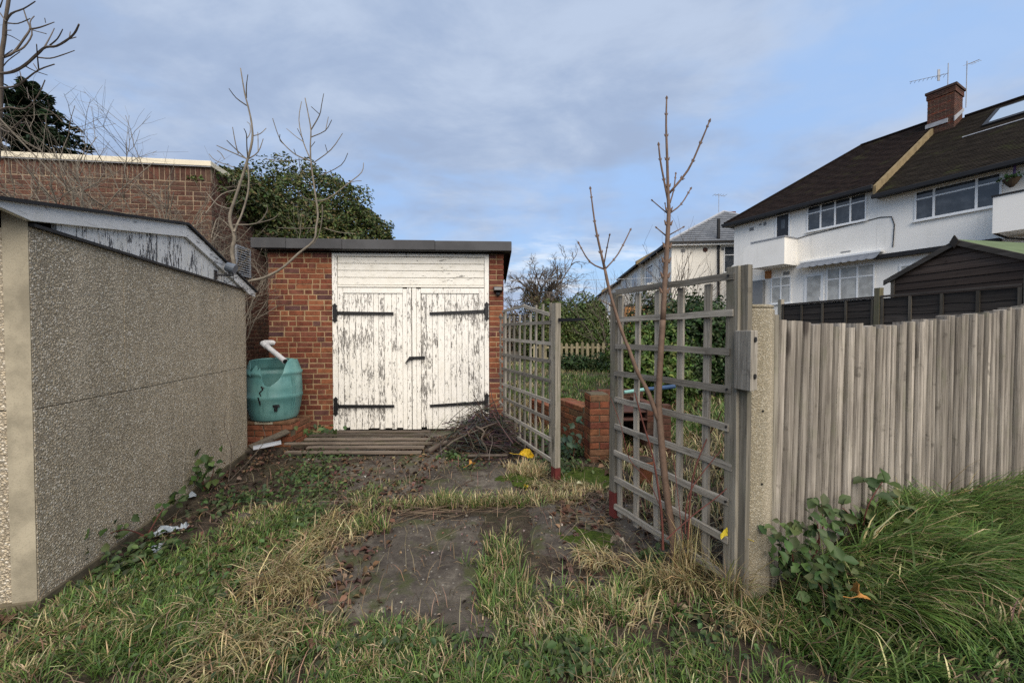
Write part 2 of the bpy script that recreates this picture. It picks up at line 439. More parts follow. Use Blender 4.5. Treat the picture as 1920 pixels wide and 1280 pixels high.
pale_cable = m_flat('pale cable', (.45,.46,.48), .6)
bark_g = m_flat('grey brown bark', (.22,.19,.148), .9, .2, .35, 12, .3)
bark_d = m_flat('dark twig bark', (.125,.102,.082), .9, .2, .35, 12, .3)
bark_r = m_flat('reddish sapling bark', (.155,.100,.070), .75, .3, .3, 25, .3)
bark_red = m_flat('red bramble cane', (.12,.040,.030), .7, .3, .3, 25, .3)
trunk_m = m_flat('trunk bark', (.13,.105,.08), .95, .2, .4, 9, .6)
brush_m = m_attr('dead brushwood', .9, .15)
grass_m = m_attr('grass blade', .55, .3, .25)
leaf_m = m_attr('leaf', .5, .22, .15)
dry_m = m_attr('dry leaf', .85, .15, .1)
grey_box = m_flat('grey meter box', (.22,.22,.215), .6, .3, .1)
vent_m = m_flat('grey louvre metal', (.33,.35,.38), .5, .4, .2)
blue_pl = m_flat('blue tube', (.03,.07,.15), .5); aqua_pl = m_flat('aqua tube', (.20,.40,.36), .5)
terracotta = m_flat('terracotta', (.25,.095,.045), .85)
plastic_w = m_flat('scrap of pale plastic', (.30,.34,.37), .35, .5, .25, 14, .3)
curtain = m_flat('net curtain', (.50,.50,.47), .9, .2, .35, 3, .1)
awning_m = m_flat('grey awning canvas', (.19,.205,.23), .8, .2, .15)
fascia_bl = m_flat('black fascia', (.016,.015,.015), .55, .3, .2)
black_door = m_flat('black door', (.022,.023,.027), .4, .4, .1)

M = MT('window glass', .04, .6); v = M.co()
M.col(M.mix(M.step(M.noise(v, 3, 4, .6), .4, .7), (.035,.042,.05), (.085,.095,.105))); glass = M.m
M = MT('skylight glass', .03, .8); M.col((.30,.36,.42)); sky_glass = M.m
M = MT('teal plastic', .42, .4); v = M.co((1,1,1)); vz = M.co((1,1,.12))
c = M.mix(M.step(M.noise(v, 4, 4, .6), .35, .7), (.085,.215,.208), (.135,.285,.268))
c = M.mix(M.math('MULTIPLY', M.step(M.noise(vz, 22, 4, .6), .5, .75), .45), c, (.035,.11,.105))
M.col(c).bump(M.noise(v, 60, 3), .08, .002); teal = M.m

def m_pebble(name, cols, scale, bumpd, dirt=.5):
    M = MT(name, .9, .2); v = M.co(); v1 = M.co()
    vd = M.n('VectorMath', {0: v, 1: M.n('VectorMath', {0: M.n('TexNoise', {'Vector': v, 'Scale': scale * .7, 'Detail': 2}).outputs[1], 1: (.6 / scale,) * 3}, operation='MULTIPLY').outputs[0]}, operation='ADD').outputs[0]
    d = M.voro(vd, scale); rc = M.n('SeparateColor', {0: M.voro(vd, scale, out='Color')}).outputs[0]
    d2 = M.voro(vd, scale * 2.3); rc2 = M.n('SeparateColor', {0: M.voro(vd, scale * 2.3, out='Color')}).outputs[1]
    n = len(cols)
    big_ = M.ramp(rc, [((i + .5) / n, cc) for i, cc in enumerate(cols)])
    sm = M.ramp(rc2, [((i + .5) / n, cc) for i, cc in enumerate(cols)])
    use = M.step(rc, .40, .45)
    c = M.mix(use, sm, big_)
    edge = M.mix(use, M.step(d2, .30, .55), M.step(d, .34, .62))
    c = M.mix(M.math('MULTIPLY', edge, .7), c, M.hsv(c, .5))
    c = M.mix(M.math('MULTIPLY', M.step(M.noise(M.co((1.6, 1.6, .07)), 3.3, 3, .5), .54, .66), .42), c, (.52, .45, .34))
    lg = M.noise(v1, 1.3, 4, .6); vs_ = M.co((1.0, 1, .12)); st = M.noise(vs_, 5, 4, .6)
    c = M.mix(M.math('MULTIPLY', M.step(M.math('ADD', M.math('MULTIPLY', lg, .6), M.math('MULTIPLY', st, .4)), .42, .62), dirt), c, M.mix(.3, M.hsv(c, .62), (.16,.15,.12)))
    h = M.math('SUBTRACT', 1.0, M.mix(use, d2, d))
    M.col(c).bump(h, .95, bumpd); return M.m
pebble = m_pebble('pebbledash', [(.34,.285,.20),(.53,.445,.32),(.65,.565,.425),(.43,.355,.245),(.74,.675,.56),(.57,.48,.335),(.49,.41,.30)], 96, .009, .34)
exposed = m_pebble('exposed aggregate post', [(.36,.31,.215),(.41,.36,.255),(.33,.275,.185),(.46,.42,.33),(.38,.33,.23)], 170, .0035, .35)

def m_tiles(name, c0, c1, tw, gauge, mossy=.3, moss=(.085,.09,.030)):
    """Roof covering: colour differs tile by tile; courses themselves are geometry. Coordinates: UV in metres."""
    M = MT(name, .95, .05); uv = M.n('UVMap').outputs[0]
    br = M.n('TexBrick', {'Vector': uv, 'Color1': (0,0,0), 'Color2': (1,1,1), 'Mortar': (.5,.5,.5), 'Scale': 1.0, 'Mortar Size': .006, 'Brick Width': tw, 'Row Height': gauge}, offset=.5)
    v = M.co(); n1 = M.noise(v, 1.3, 5, .65); n2 = M.noise(v, 20, 4, .65)
    f = M.n('SeparateColor', {0: br.outputs[0]}).outputs[0]
    c = M.mix(f, c0, c1)
    c = M.mix(M.math('MULTIPLY', M.step(n2, .45, .7), .5), c, tuple(x * .5 for x in c0))
    c = M.mix(M.math('MULTIPLY', M.step(M.math('ADD', M.math('MULTIPLY', n1, .7), M.math('MULTIPLY', n2, .3)), .54, .66), mossy), c, moss)
    c = M.mix(M.math('MULTIPLY', br.outputs[1], .75), c, (.006,.005,.005))
    M.col(c).bump(n2, .5, .01); return M.m
tile_brown = m_tiles('brown plain tiles', (.013,.009,.008), (.030,.020,.016), .18, .115, .25)
tile_moss = m_tiles('mossy brown plain tiles', (.015,.012,.009), (.030,.024,.018), .18, .115, .6, (.045,.050,.018))
tile_slate = m_tiles('grey slate tiles', (.115,.125,.14), (.16,.17,.185), .33, .3, .1, (.09,.09,.08))
tile_red = m_tiles('red brown far tiles', (.075,.045,.034), (.11,.068,.05), .25, .25, .2)

# ground materials
M = MT('damp soil', .95, .15); v = M.co()
a = M.noise(v, 1.6, 6, .65); b = M.noise(v, 12, 6, .7); d = M.noise(v, 60, 5, .7)
c = M.ramp(b, [(.3, (.036,.027,.020)), (.5, (.072,.056,.041)), (.62, (.11,.088,.062)), (.75, (.18,.145,.10))])
c = M.mix(M.math('MULTIPLY', M.step(a, .48, .66), .5), c, (.045,.055,.018))
c = M.mix(M.math('MULTIPLY', M.step(d, .55, .75), .5), c, (.02,.016,.012))
M.col(c).bump(M.math('ADD', b, d), 1.0, .03); soil = M.m
M = MT('old stained concrete', .9, .2); v = M.co()
a = M.noise(v, 1.9, 6, .65); b = M.noise(v, 16, 6, .7); d = M.noise(v, 120, 3, .7)
ch = M.voro(v, 34); cr = M.n('SeparateColor', {0: M.voro(v, 34, out='Color')}).outputs[0]
c = M.ramp(M.math('ADD', M.math('MULTIPLY', a, .55), M.math('MULTIPLY', b, .45)), [(.36, (.034,.028,.023)), (.45, (.062,.052,.043)), (.54, (.100,.086,.069)), (.66, (.19,.165,.13))])
c = M.mix(M.math('MULTIPLY', M.math('MULTIPLY', M.step(ch, .30, .12), M.step(cr, .72, .76)), .8), c, (.27,.25,.21))
c = M.mix(M.math('MULTIPLY', M.step(M.noise(v, 3.1, 6, .65), .50, .64), .75), c, (.055,.066,.020))
c = M.mix(M.math('MULTIPLY', M.step(d, .5, .7), .35), c, (.025,.021,.017))
M.col(c).bump(M.math('ADD', M.math('MULTIPLY', b, .8), d), .7, .012); slab_m = M.m
M = MT('green moss', .95, .1); v = M.co()
a = M.noise(v, 40, 5, .7); b = M.noise(v, 7, 4, .6)
M.col(M.ramp(M.math('ADD', M.math('MULTIPLY', a, .6), M.math('MULTIPLY', b, .4)), [(.35, (.018,.028,.006)), (.5, (.045,.068,.012)), (.68, (.085,.115,.022))])).bump(a, 1, .02); moss_m = M.m

# ------------------------------------------------------------------ ground
def axis(fine0, fine1, step, far):
    a = list(np.arange(fine0, fine1 + 1e-6, step)); s = step
    lo = []; x = fine0
    while x > -far: s *= 1.35; x -= s; lo.append(x)
    s = step; hi = []; x = fine1
    while x < far: s *= 1.35; x += s; hi.append(x)
    return np.array(lo[::-1] + a + hi)
gx = axis(-4, 6, .08, 900); gy = axis(0.4, 9, .08, 900)
XX, YY = np.meshgrid(gx, gy); ZZ = G(XX, YY)
nx, ny = len(gx), len(gy)
idx = np.arange(nx * ny).reshape(ny, nx)
q = np.stack([idx[:-1, :-1], idx[:-1, 1:], idx[1:, 1:], idx[1:, :-1]], -1).reshape(-1, 4)
m = np_mesh('ground', np.stack([XX.ravel(), YY.ravel(), ZZ.ravel()], 1), np.concatenate([q[:, [0, 1, 2]], q[:, [0, 2, 3]]]))
ground = link('ground', m, soil, smooth=True); tag(ground, 'damp dark earth of the yard and gardens', None, kind='structure')

# concrete hardstanding in front of the garage: irregular slabs with earth joints between them
def slab_edge(x, y):
    n = vnoise(x, y, 2.2, 5) - .5; n2 = vnoise(x, y, 7, 6) - .5
    d = np.full(np.shape(x), -1.0)
    for (x0, x1, y0, y1) in ((-1.32, -.16, 1.78, 2.98), (-1.95, .10, 3.20, 4.30), (.12, .98, 2.42, 3.08), (-2.6, -.1, 4.3, 5.46), (-.10, .5, 1.98, 2.2)):
        d = np.maximum(d, np.minimum(np.minimum(x - x0, x1 - x), np.minimum(y - y0, y1 - y)))
    return d + .30 * n + .10 * n2
sx_ = np.arange(-2.8, 1.2, .03); sy_ = np.arange(1.75, 5.5, .03)
XX, YY = np.meshgrid(sx_, sy_); D = slab_edge(XX, YY)
edge_n = .02 * (vnoise(XX, YY, 14, 9) - .5)
lift = np.clip((D + edge_n) / .05, -1, 1) * .014 + .006 + .007 * (vnoise(XX, YY, 6, 8) - .5)
ZZ = G(XX, YY) + lift
idx = np.arange(XX.size).reshape(XX.shape)
ok = (D[:-1, :-1] > -.08) & (D[:-1, 1:] > -.08) & (D[1:, 1:] > -.08) & (D[1:, :-1] > -.08)
q = np.stack([idx[:-1, :-1], idx[:-1, 1:], idx[1:, 1:], idx[1:, :-1]], -1)[ok]
m = np_mesh('driveway', np.stack([XX.ravel(), YY.ravel(), ZZ.ravel()], 1), np.concatenate([q[:, [0, 1, 2]], q[:, [0, 2, 3]]]))
tag(link('driveway', m, slab_m, smooth=True), 'stained broken concrete in front of the white garage doors', None, kind='structure')

# ------------------------------------------------------------------ bricks
rng = random.Random(7)
_bm = {}
def brick_mesh(wd, h=.065, d=.10, var=0):
    key = (round(wd, 2), round(h, 3), round(d, 2), var)
    if key in _bm: return _bm[key]
    r = random.Random(hash(key) & 0xffff)
    w2 = round(wd, 2) / 2; e = .005
    j = lambda: r.uniform(-.0025, .0025)
    vs = []
    for (ins, y) in ((e, 0.0), (0, e * .9), (0, d)):
        vs += [(-w2 + ins + j(), y, -h/2 + ins + j()), (w2 - ins + j(), y, -h/2 + ins + j()), (w2 - ins + j(), y, h/2 - ins + j()), (-w2 + ins + j(), y, h/2 - ins + j())]
    fs = [(0, 1, 2, 3)]
    for k in (0, 4):
        for i in range(4): fs.append((k + i, k + 4 + i, k + 4 + (i+1) % 4, k + (i+1) % 4))
    fs.append((11, 10, 9, 8))
    m = bpy.data.meshes.new('brick'); m.from_pydata(vs, [], fs); m.update(); fix_normals(m)
    _bm[key] = m; return m
def course(x0, x1, mode, off, r):
    """Brick widths of one course from x0 to x1: list of (centre, width)."""
    out = []; x = x0 - off; J = .01; k = r.randint(0, 1)
    while x < x1 - .02:
        if mode == 'flemish': wd = .215 if (k % 2 or r.random() < .18) else .1025
        elif mode == 'mixed': wd = .215 if r.random() < .66 else .1025
        else: wd = .215
        k += 1
        a, b = max(x, x0), min(x + wd, x1)
        if b - a > .035: out.append(((a + b) / 2, b - a))
        x += wd + J
    return out
class Bricks:
    """Collects bricks of one wall; the largest become objects, the rest one joined part."""
    def __init__(s, root, mats, r): s.root = root; s.mats = mats; s.list = []; s.r = r
    def put(s, x, y, z, wd, rot=0, h=.065, d=.10, big=True, mi=0, roll=0): s.list.append((x, y, z, wd, rot, h, d, big, mi, roll))
    def finish(s, limit=300, name='brick', kind_name='bricks'):
        r = s.r; n = 0; rest = MB(); rest.col = (0, 0, 0); restm = None
        for (x, y, z, wd, rot, h, d, big, mi, roll) in s.list:
            me = brick_mesh(wd, h, d, r.randint(0, 2))
            Mx = Matrix.Translation((x, y, z)) @ Matrix.Rotation(R(rot + r.uniform(-.5, .5)), 4, 'Z') @ Matrix.Rotation(R(roll), 4, 'Y') @ Matrix.Translation((0, r.uniform(-.003, .002), r.uniform(-.0015, .0015)))
            if big and n < limit:
                n += 1
                if not me.materials: me.materials.append(s.mats[0])
                o = bpy.data.objects.new(name, me); C.objects.link(o); o.parent = s.root; o.matrix_local = Mx
                if o.data.materials[0] != s.mats[mi]:
                    o.material_slots[0].link = 'OBJECT'; o.material_slots[0].material = s.mats[mi]
            else:
                rest.col = (r.random(), 0, 0)
                rest.add([Mx @ v.co for v in me.vertices], [tuple(p.vertices) for p in me.polygons])
        if rest.v: rest.build(kind_name, s.mats[0], s.root, kind='stuff')

# ------------------------------------------------------------------ brick garage with white doors
gar = thing('brick_garage', 'small red brick garage with peeling white double doors and a flat grey roof', 'garage', (-3.465, 5.461, 0), 2.4)
GW, GH, GD = 3.345, 2.55, 3.2
MB().box(.012, .9, .0035, .2, -.05, GH).box(3.14, GW - .012, .0035, .2, -.05, GH).box(.0 + .012, .2, .2, GD, -.05, GH).box(GW - .2, GW - .012, .2, GD, -.05, GH).box(.2, GW - .2, GD - .2, GD, -.05, GH).build('wall', mortar_y, gar)
B = Bricks(gar, [brick_red], random.Random(11))
for k in range(34):
    z = .0375 + k * .075
    for (c, wd) in course(0, .895, 'flemish', (k % 2) * .056 + (.05 if k % 3 else 0), B.r): B.put(c, 0, z, wd)
    for (c, wd) in course(3.135, GW, 'mixed', 0, B.r): B.put(c, 0, z, wd)
nfront = len(B.list)
for k in range(34):
    z = .0375 + k * .075
    for (c, wd) in course(.11, GD, 'flemish', (k % 2) * .056, B.r):
        B.put(GW, c, z, wd, 90, big=False); B.put(0, c, z, wd, -90, big=False)
B.finish(nfront)
# roof
MB().box(-.02, GW + .02, .02, GD + .1, GH + .004, GH + .10).build('roof', felt_dk, gar)
MB().box(-.10, GW + .09, -.14, GD + .2, GH + .104, GH + .135).build('roof_felt', felt, gar)
for i, (a, b) in enumerate(((-.13, .34), (.343, 1.10), (1.103, 2.38), (2.383, GW + .11))):
    o = MB().box(a, b, -.165, -.13, 2.575 - .004 * i, 2.715 - .006 * i).build('fascia', felt, gar, bevel=.008)
MB().box(-.13, -.10, -.13, GD + .2, 2.58, 2.712).box(GW + .09, GW + .112, -.13, GD + .2, 2.56, 2.69).build('side_fascia', felt, gar)
MB().box(-.10, GW + .09, -.128, .018, 2.565, 2.60).build('soffit', fascia_bl, gar)
# frame and header boards
MB().box(.90, .972, -.012, .09, 0, 2.50).build('door_jamb', peel_lo, gar, bevel=.004)
MB().box(3.068, 3.132, -.012, .09, 0, 2.50).build('door_jamb', peel_lo, gar, bevel=.004)
MB().box(.90, 3.132, -.006, .09, 2.503, 2.545).build('lintel', peel_lo, gar)
hz = [2.06, 2.095, 2.20, 2.30, 2.40, 2.497]
for i in range(5):
    MB().box(.976, 3.064, .004 if i else -.004, .03, hz[i] + .003, hz[i+1] - .003).build('header_board', cream_x, gar, bevel=.004)
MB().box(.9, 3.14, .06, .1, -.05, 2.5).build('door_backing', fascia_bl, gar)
def door(xa, xb, left):
    d = thing('door', None, None); del d['label']
    d.parent = gar; d['label'] = 'left leaf of the peeling white doors' if left else 'right leaf of the peeling white doors'
    z1 = 2.052
    o_x, i_x = (xa, xb) if left else (xb, xa)          # outer (hinge) edge, inner (meeting) edge
    sg = 1 if left else -1
    def bx(a, b, y0, y1, z0, z1, nm, mt): MB().box(min(a, b), max(a, b), y0, y1, z0, z1).build(nm, mt, d, bevel=.003)
    bx(o_x + sg*.002, o_x + sg*.075, -.004, .04, .012, z1, 'stile', peel_stile)
    bx(i_x - sg*.003, i_x - sg*.062, -.010, .04, .012, z1, 'stile', peel_lo)
    bx(i_x - sg*.066, i_x - sg*.125, -.004, .04, .012, z1 - .012, 'stile', peel_stile)
    bx(o_x + sg*.078, i_x - sg*.128, -.004, .04, z1 - .075, z1, 'top_rail', peel_lo)
    a, b = o_x + sg*.078, i_x - sg*.128
    n = 10; r = random.Random(3 if left else 4); e = [a + (b - a) * k / n + (sg * r.uniform(-.012, .012) if 0 < k < n else 0) for k in range(n + 1)]
    for k in range(n):
        dz = r.uniform(-.012, .02) if r.random() < .6 else 0
        y = .008 + r.uniform(-.002, .003)
        bx(e[k] + sg*.0022, e[k+1] - sg*.0022, y, .04, .012 + max(0, dz) * 1.5, z1 - .079, 'board', peel)
    for z in (1.69, .355):
        hm = MB(); tilt = -.012 if left else (.03 if z > 1 else .04)
        pa = (o_x - sg*.02, -.014, z + (0 if left else tilt)); pb = (o_x + sg*.79, -.012, z - .005 - (tilt if left else 0) * 0)
        hm.beam(pa, pb, .048, .008, up=(0, 1, 0), taper=.82)
        px = o_x - sg*.035
        hm.box(px - .026, px + .026, -.030, -.013, pa[2] - .085, pa[2] + .085)
        for q in (-1, 1):
            zc = pa[2] + q*.088
            hm.prism([(px - .026, zc), (px - .036, zc + q*.018), (px - .018, zc + q*.030), (px, zc + q*.052), (px + .018, zc + q*.030), (px + .036, zc + q*.018), (px + .026, zc)], 'y', -.028, -.014)
        hm.tube([(px + sg*.028, -.024, pa[2] - .05), (px + sg*.028, -.024, pa[2] + .05)], .011, 8)
        for t in (.15, .45, .75, .96):
            p = Vector(pa).lerp(Vector(pb), t); hm.ball((p.x, p.y - .004, p.z), .008, 6, 4)
        hm.build('strap_hinge', iron, d)
    return d
door(.974, 2.018, True); door(2.024, 3.066, False)
lt = MB(); lt.beam((1.985, -.024, 1.045), (2.21, -.020, 1.052), .042, .010, up=(0, 1, 0)); lt.box(1.99, 2.045, -.045, -.014, 1.022, 1.068)
lt.beam((2.0, -.05, 1.05), (1.955, -.052, .985), .026, .014, up=(0, 1, 0)); lt.tube([(1.955, -.05, 1.0), (1.94, -.05, .975), (1.962, -.05, .962)], .007, 6)
lt.build('hasp', iron, gar)
lm = thing('wall_lamp', 'small black floodlight on the narrow brick strip right of the garage doors', 'lamp', (-3.465 + 3.262, 5.461 + .137, 2.04), 2.4)
MB().prism([(-.0, -.045), (-.115, -.03), (-.12, .025), (-.0, .04)], 'x', -.065, .065).build('lamp_housing', black_pl, lm, bevel=.004)
MB().box(-.052, .052, -.124, -.116, -.022, .018).build('lens', grey_box, lm)
MB().box(-.03, .03, -.05, -.005, -.085, -.045).ball((0, -.055, -.075), .03, 8, 6).build('motion_sensor', black_pl, lm)

# ------------------------------------------------------------------ big brick building on the left
bld = thing('brick_building', 'tall brown brick building with an ivory coping behind the pebbledashed garage', 'building', (-4.78, 6.15, 0), 6.6)
BW, BD, BT = 6.0, 2.6, 4.03
MB().box(-BW, -.005, .005, BD, -.1, BT).build('wall', mortar_g, bld)
MB().box(-BW, .03, -.05, BD + .03, BT + .003, BT + .085).build('coping', coping_m, bld, bevel=.006)
MB().box(-BW, .022, -.042, -.03, BT - .01, BT + .002).build('drip_strip', lead, bld)
B = Bricks(bld, [brick_brown, brick_red], random.Random(5))
zs = BT - .0125 - .215 / 2
n = int(BW / .075)
for k in range(n):          # soldier course
    B.put(-.0375 - k * .075, 0, zs, .215, 0, .065, .1, big=k < 46, mi=0, roll=90)
zrow = BT - .235
for k in range(52):
    z = zrow - .0375 - k * .075
    if z < 0: break
    vis = 2.0 + .25        # rows that clear the garage roof
    for (c, wd) in course(-BW, 0, 'flemish' if k % 3 else 'str', (k % 2) * .1125, B.r):
        lim = 2.62 + max(0, -(c + 1.5)) * .06 if c < -1.0 else 2.35
        B.put(c, 0, z, wd, 0, big=(z > lim and c > -3.0))
    for (c, wd) in course(.11 if k % 2 else .0, BD, 'flemish', (k % 2) * .056, B.r):
        B.put(0, c, z, wd, 90, big=(c < 1.75 and 2.45 < z))
for k in range(int(BD / .075)): B.put(0, .1 + k * .075, zs, .215, 90, .065, .1, big=False, roll=90)
B.list.sort(key=lambda b: not b[7])
B.finish(300)
vt = thing('louvre_vent', 'grey metal louvre vent high on the side wall of the brown brick building', 'vent')
vt.parent = None
side = Matrix.Translation((-4.78, 6.15, 0)) @ Matrix.Rotation(R(96.6), 4, 'Z')
vt.location = side @ Vector((.60, 0, 2.43)); vt.rotation_euler = (0, 0, R(96.6))
MB().box(0, .45, -.03, 0, 0, .03).box(0, .45, -.03, 0, .50, .53).box(0, .03, -.03, 0, .03, .50).box(.42, .45, -.03, 0, .03, .50).build('vent_frame', vent_m, vt)
MB().box(.03, .42, -.003, 0, .03, .5).build('backing', fascia_bl, vt)
for k in range(11):
    z = .045 + k * .0425
    MB().add([(.03, -.032, z), (.42, -.032, z), (.42, -.008, z + .022), (.03, -.008, z + .022), (.03, -.030, z + .004), (.42, -.030, z + .004), (.42, -.006, z + .026), (.03, -.006, z + .026)],
             [(0,1,2,3),(7,6,5,4),(0,4,5,1),(1,5,6,2),(2,6,7,3),(3,7,4,0)]).build('slat', vent_m, vt)

# ------------------------------------------------------------------ pebbledashed concrete garage, left foreground
cg = thing('concrete_garage', 'pebbledashed concrete sectional garage with a flaking grey gable, left foreground', 'garage', (-2.456, 1.965, 0), 104.6)
CW = 2.62
zt = lambda x: 1.955 - .02 * x
MB().box(.03, CW - .01, .02, .06, -.1, 1.88).box(.03, .07, .06, 4, -.1, 1.9).box(CW - .07, CW - .01, .06, 4, -.1, 1.9).build('backing_wall', concrete, cg)
xs = [.0, .655, 1.31, 1.965, CW]
for row, (za, zb) in enumerate(((.02, 1.005), (1.0095, 1.95))):
    for i in range(4):
        a, b = xs[i] + (.0015 if i else 0), xs[i+1] - .0015
        top = (lambda x: zt(x)) if row else (lambda x: zb)
        y = .0 + (.0015 if (i + row) % 2 else 0)
        MB().prism([(a, za), (b, za), (b, top(b)), (a, top(a))], 'y', y, .05).build('wall_panel', pebble, cg, bevel=.003)
post = MB().box(-.006, .012 - .014, .002, .105, -.05, 2.025); post.build('corner_post', concrete, cg, bevel=.006)
for k in range(3):
    for row, (za, zb) in enumerate(((.02, 1.004), (1.010, 1.93))):
        MB().box(.004 , .04, .109 + k * .66, .109 + k * .66 + .655, za, zb).build('wall_panel', pebble, cg, bevel=.003)
MB().box(-.015, CW + .01, -.012, .3, -.12, .022).build('footing', mortar_d, cg, bevel=.006)
# gable boards
def btop(x): return 1.965 + (2.215 - 1.965) * (x + .04) / 1.38 if x < 1.34 else 2.215 - (2.215 - 1.865) * (x - 1.34) / 1.28
x = .14; r = random.Random(9)
while x < CW - .03:
    wd = r.uniform(.085, .135); b = min(x + wd, CW - .02)
    pts = [(x + .0015, zt(x) + .006), (b - .0015, zt(b) + .006), (b - .0015, max(btop(b) + .02, zt(b) + .01))]
    if x < 1.34 < b: pts.append((1.34, btop(1.34) + .02))
    pts.append((x + .0015, max(btop(x) + .02, zt(x) + .01)))
    y = -.012 + r.uniform(-.002, .002)
    MB().prism(pts, 'y', y, .012).build('gable_board', gable_paint, cg)
    x = b
MB().prism([(.0, zt(0) - .012), (CW, zt(CW) - .012), (CW, zt(CW) + .005), (0, zt(0) + .005)], 'y', -.022, .01).build('flashing', fascia_bl, cg)
MB().prism([(-.20, 2.025), (-.20, 1.985), (-.04, 1.962), (1.338, 2.215), (1.338, 2.315)], 'y', -.040, -.013).build('bargeboard', barge_paint, cg, bevel=.003)
MB().prism([(1.342, 2.315), (1.342, 2.215), (2.64, 1.855), (2.80, 1.845), (2.80, 1.905)], 'y', -.039, -.014).build('bargeboard', barge_paint, cg, bevel=.003)
def rtop(x): return 2.318 + (x - 1.34) * .197 if x < 1.34 else 2.318 - (x - 1.34) * .283
MB().prism([(-.22, rtop(-.22)), (1.34, rtop(1.34)), (2.82, rtop(2.82)), (2.82, rtop(2.82) + .018), (1.34, rtop(1.34) + .02), (-.22, rtop(-.22) + .018)], 'y', -.06, 4.1).build('roof', felt_dk, cg)
for k in range(34):
    pass
lp = thing('wall_light', 'small dark security light on an arm fixed to the pebbledashed garage gable', 'lamp', (0, 0, 0), 104.6)
fr = Matrix.Translation((-2.456, 1.965, 0)) @ Matrix.Rotation(R(104.6), 4, 'Z')
lp.location = fr @ Vector((1.88, -.012, 1.975))
MB().box(-.02, .02, -.012, 0, -.045, .045).build('mounting_plate', black_pl, lp)
MB().tube([(0, -.01, 0), (.03, -.06, .005), (.10, -.10, .015)], .011, 8).build('arm', black_pl, lp)
MB().tube([(.10, -.135, .075), (.10, -.06, .10)], [.052, .046], 14).build('lamp_head', m_flat('slate blue plastic', (.10,.12,.15), .5, .4, .15), lp, smooth=False)
MB().tube([(.10, -.10, .005), (.10, -.09, .07)], .022, 10).build('swivel', black_pl, lp)
MB().tube([(.10, -.12, .03), (.14, -.10, -.03), (.17, -.03, -.06), (.15, -.012, -.03)], .003, 5).build('cable', black_pl, lp)

# ------------------------------------------------------------------ white house terrace on the right
def window(root, x0, x1, z0, z1, y, cols, transom=None, glass_m=glass, back=None, fw=.05, tr_cols=None):
    """White framed window: frame (part) with panes, sill (sub-parts). cols = list of light edges (fractions)."""
    f = MB(); yo = y - .035
    f.box(x0, x1, yo, y, z0, z0 + fw).box(x0, x1, yo, y, z1 - fw, z1).box(x0, x0 + fw, yo, y, z0 + fw, z1 - fw).box(x1 - fw, x1, yo, y, z0 + fw, z1 - fw)
    ed = [x0 + fw] + [x0 + (x1 - x0) * c for c in cols] + [x1 - fw]
    panes = []
    for i in range(len(ed) - 1):
        a = ed[i] + (.03 if i else 0); b = ed[i+1] - (.03 if i < len(ed) - 2 else 0)
        if i: f.box(ed[i] - .03, ed[i] + .03, yo + .004, y, z0 + fw, z1 - fw)
        t = transom[i] if transom and hasattr(transom, '__len__') else transom
        if t:
            zt_ = z0 + (z1 - z0) * t
            f.box(a, b, yo + .008, y, zt_ - .025, zt_ + .025); panes += [(a, b, z0 + fw, zt_ - .025), (a, b, zt_ + .025, z1 - fw)]
        else: panes.append((a, b, z0 + fw, z1 - fw))
    w_ = f.build('window', upvc, root)
    for (a, b, c, d) in panes:
        MB().box(a, b, y - .014, y - .006, c, d).build('pane', back or glass_m, w_)
    MB().box(x0 - .05, x1 + .05, y - .09, y, z0 - .045, z0 - .002).build('sill', upvc, w_)
    return w_
def tile_roof(name, A, Bp, Cp, D, n, mat, root, lift=.02, seed=0, wob=.006):
    """Coursed slope A,B (eave) -> D,C (ridge); each course overlaps the one below."""
    A, Bp, Cp, D = map(Vector, (A, Bp, Cp, D)); r = random.Random(seed)
    nr = (Bp - A).cross(D - A).normalized(); nr = nr if nr.z > 0 else -nr
    vs = []; fs = []; uv = []; H_ = ((A + Bp) / 2 - (Cp + D) / 2).length; ax = (Bp - A).normalized()
    seg = 12
    for k in range(n):
        t0, t1 = k / n, min(1, (k + 1.25) / n)
        for e in range(seg):
            u0, u1 = e / seg, (e + 1) / seg
            P = lambda t, u: A.lerp(D, t).lerp(Bp.lerp(Cp, t), u)
            j0 = math.sin(u0 * 40 + k * 1.7 + seed) * wob; j1 = math.sin(u1 * 40 + k * 1.7 + seed) * wob
            lo0 = P(t0, u0) + nr * (lift + j0); lo1 = P(t0, u1) + nr * (lift + j1); hi0 = P(t1, u0) + nr * .002; hi1 = P(t1, u1) + nr * .002
            b0 = P(t0, u0) - nr * .002; b1 = P(t0, u1) - nr * .002
            o = len(vs); vs += [lo0, lo1, hi1, hi0, b0, b1]; fs += [(o, o+1, o+2, o+3), (o+4, o+5, o+1, o)]
            q0 = (lo0 - A).dot(ax); q1 = (lo1 - A).dot(ax); q2 = (hi1 - A).dot(ax); q3 = (hi0 - A).dot(ax)
            g = H_ / n
            uv += [(q0, k*g), (q1, k*g), (q2, (k+.98)*g), (q3, (k+.98)*g), (q0, k*g), (q1, k*g), (q1, k*g), (q0, k*g)]
    m = bpy.data.meshes.new(name); m.from_pydata([tuple(v) for v in vs], [], fs)
    l = m.uv_layers.new(name='UVMap'); l.data.foreach_set('uv', np.array(uv, np.float32).ravel()); m.update()
    return link(name, m, mat, root)
HA = -62.8
hs = thing('white_house', 'white rendered end house with a brown tiled hipped roof and a small balcony', 'house', (13.69, 14.5, 0), HA)
gl = 1.2
MB().box(-5.52, 0, 0, 11.9, gl - .6, 6.93).build('wall', render_w, hs)
tile_roof('roof', (-5.80, -.32, 6.90), (-.02, -.32, 6.90), (-.02, 6, 10.92), (-2.75, 6, 10.92), 48, tile_brown, hs, .02, 1)
tile_roof('roof_hip', (-5.80, 12.3, 6.90), (-5.80, -.32, 6.90), (-2.75, 6, 10.92), (-2.75, 6.001, 10.92), 48, tile_brown, hs, .02, 2)
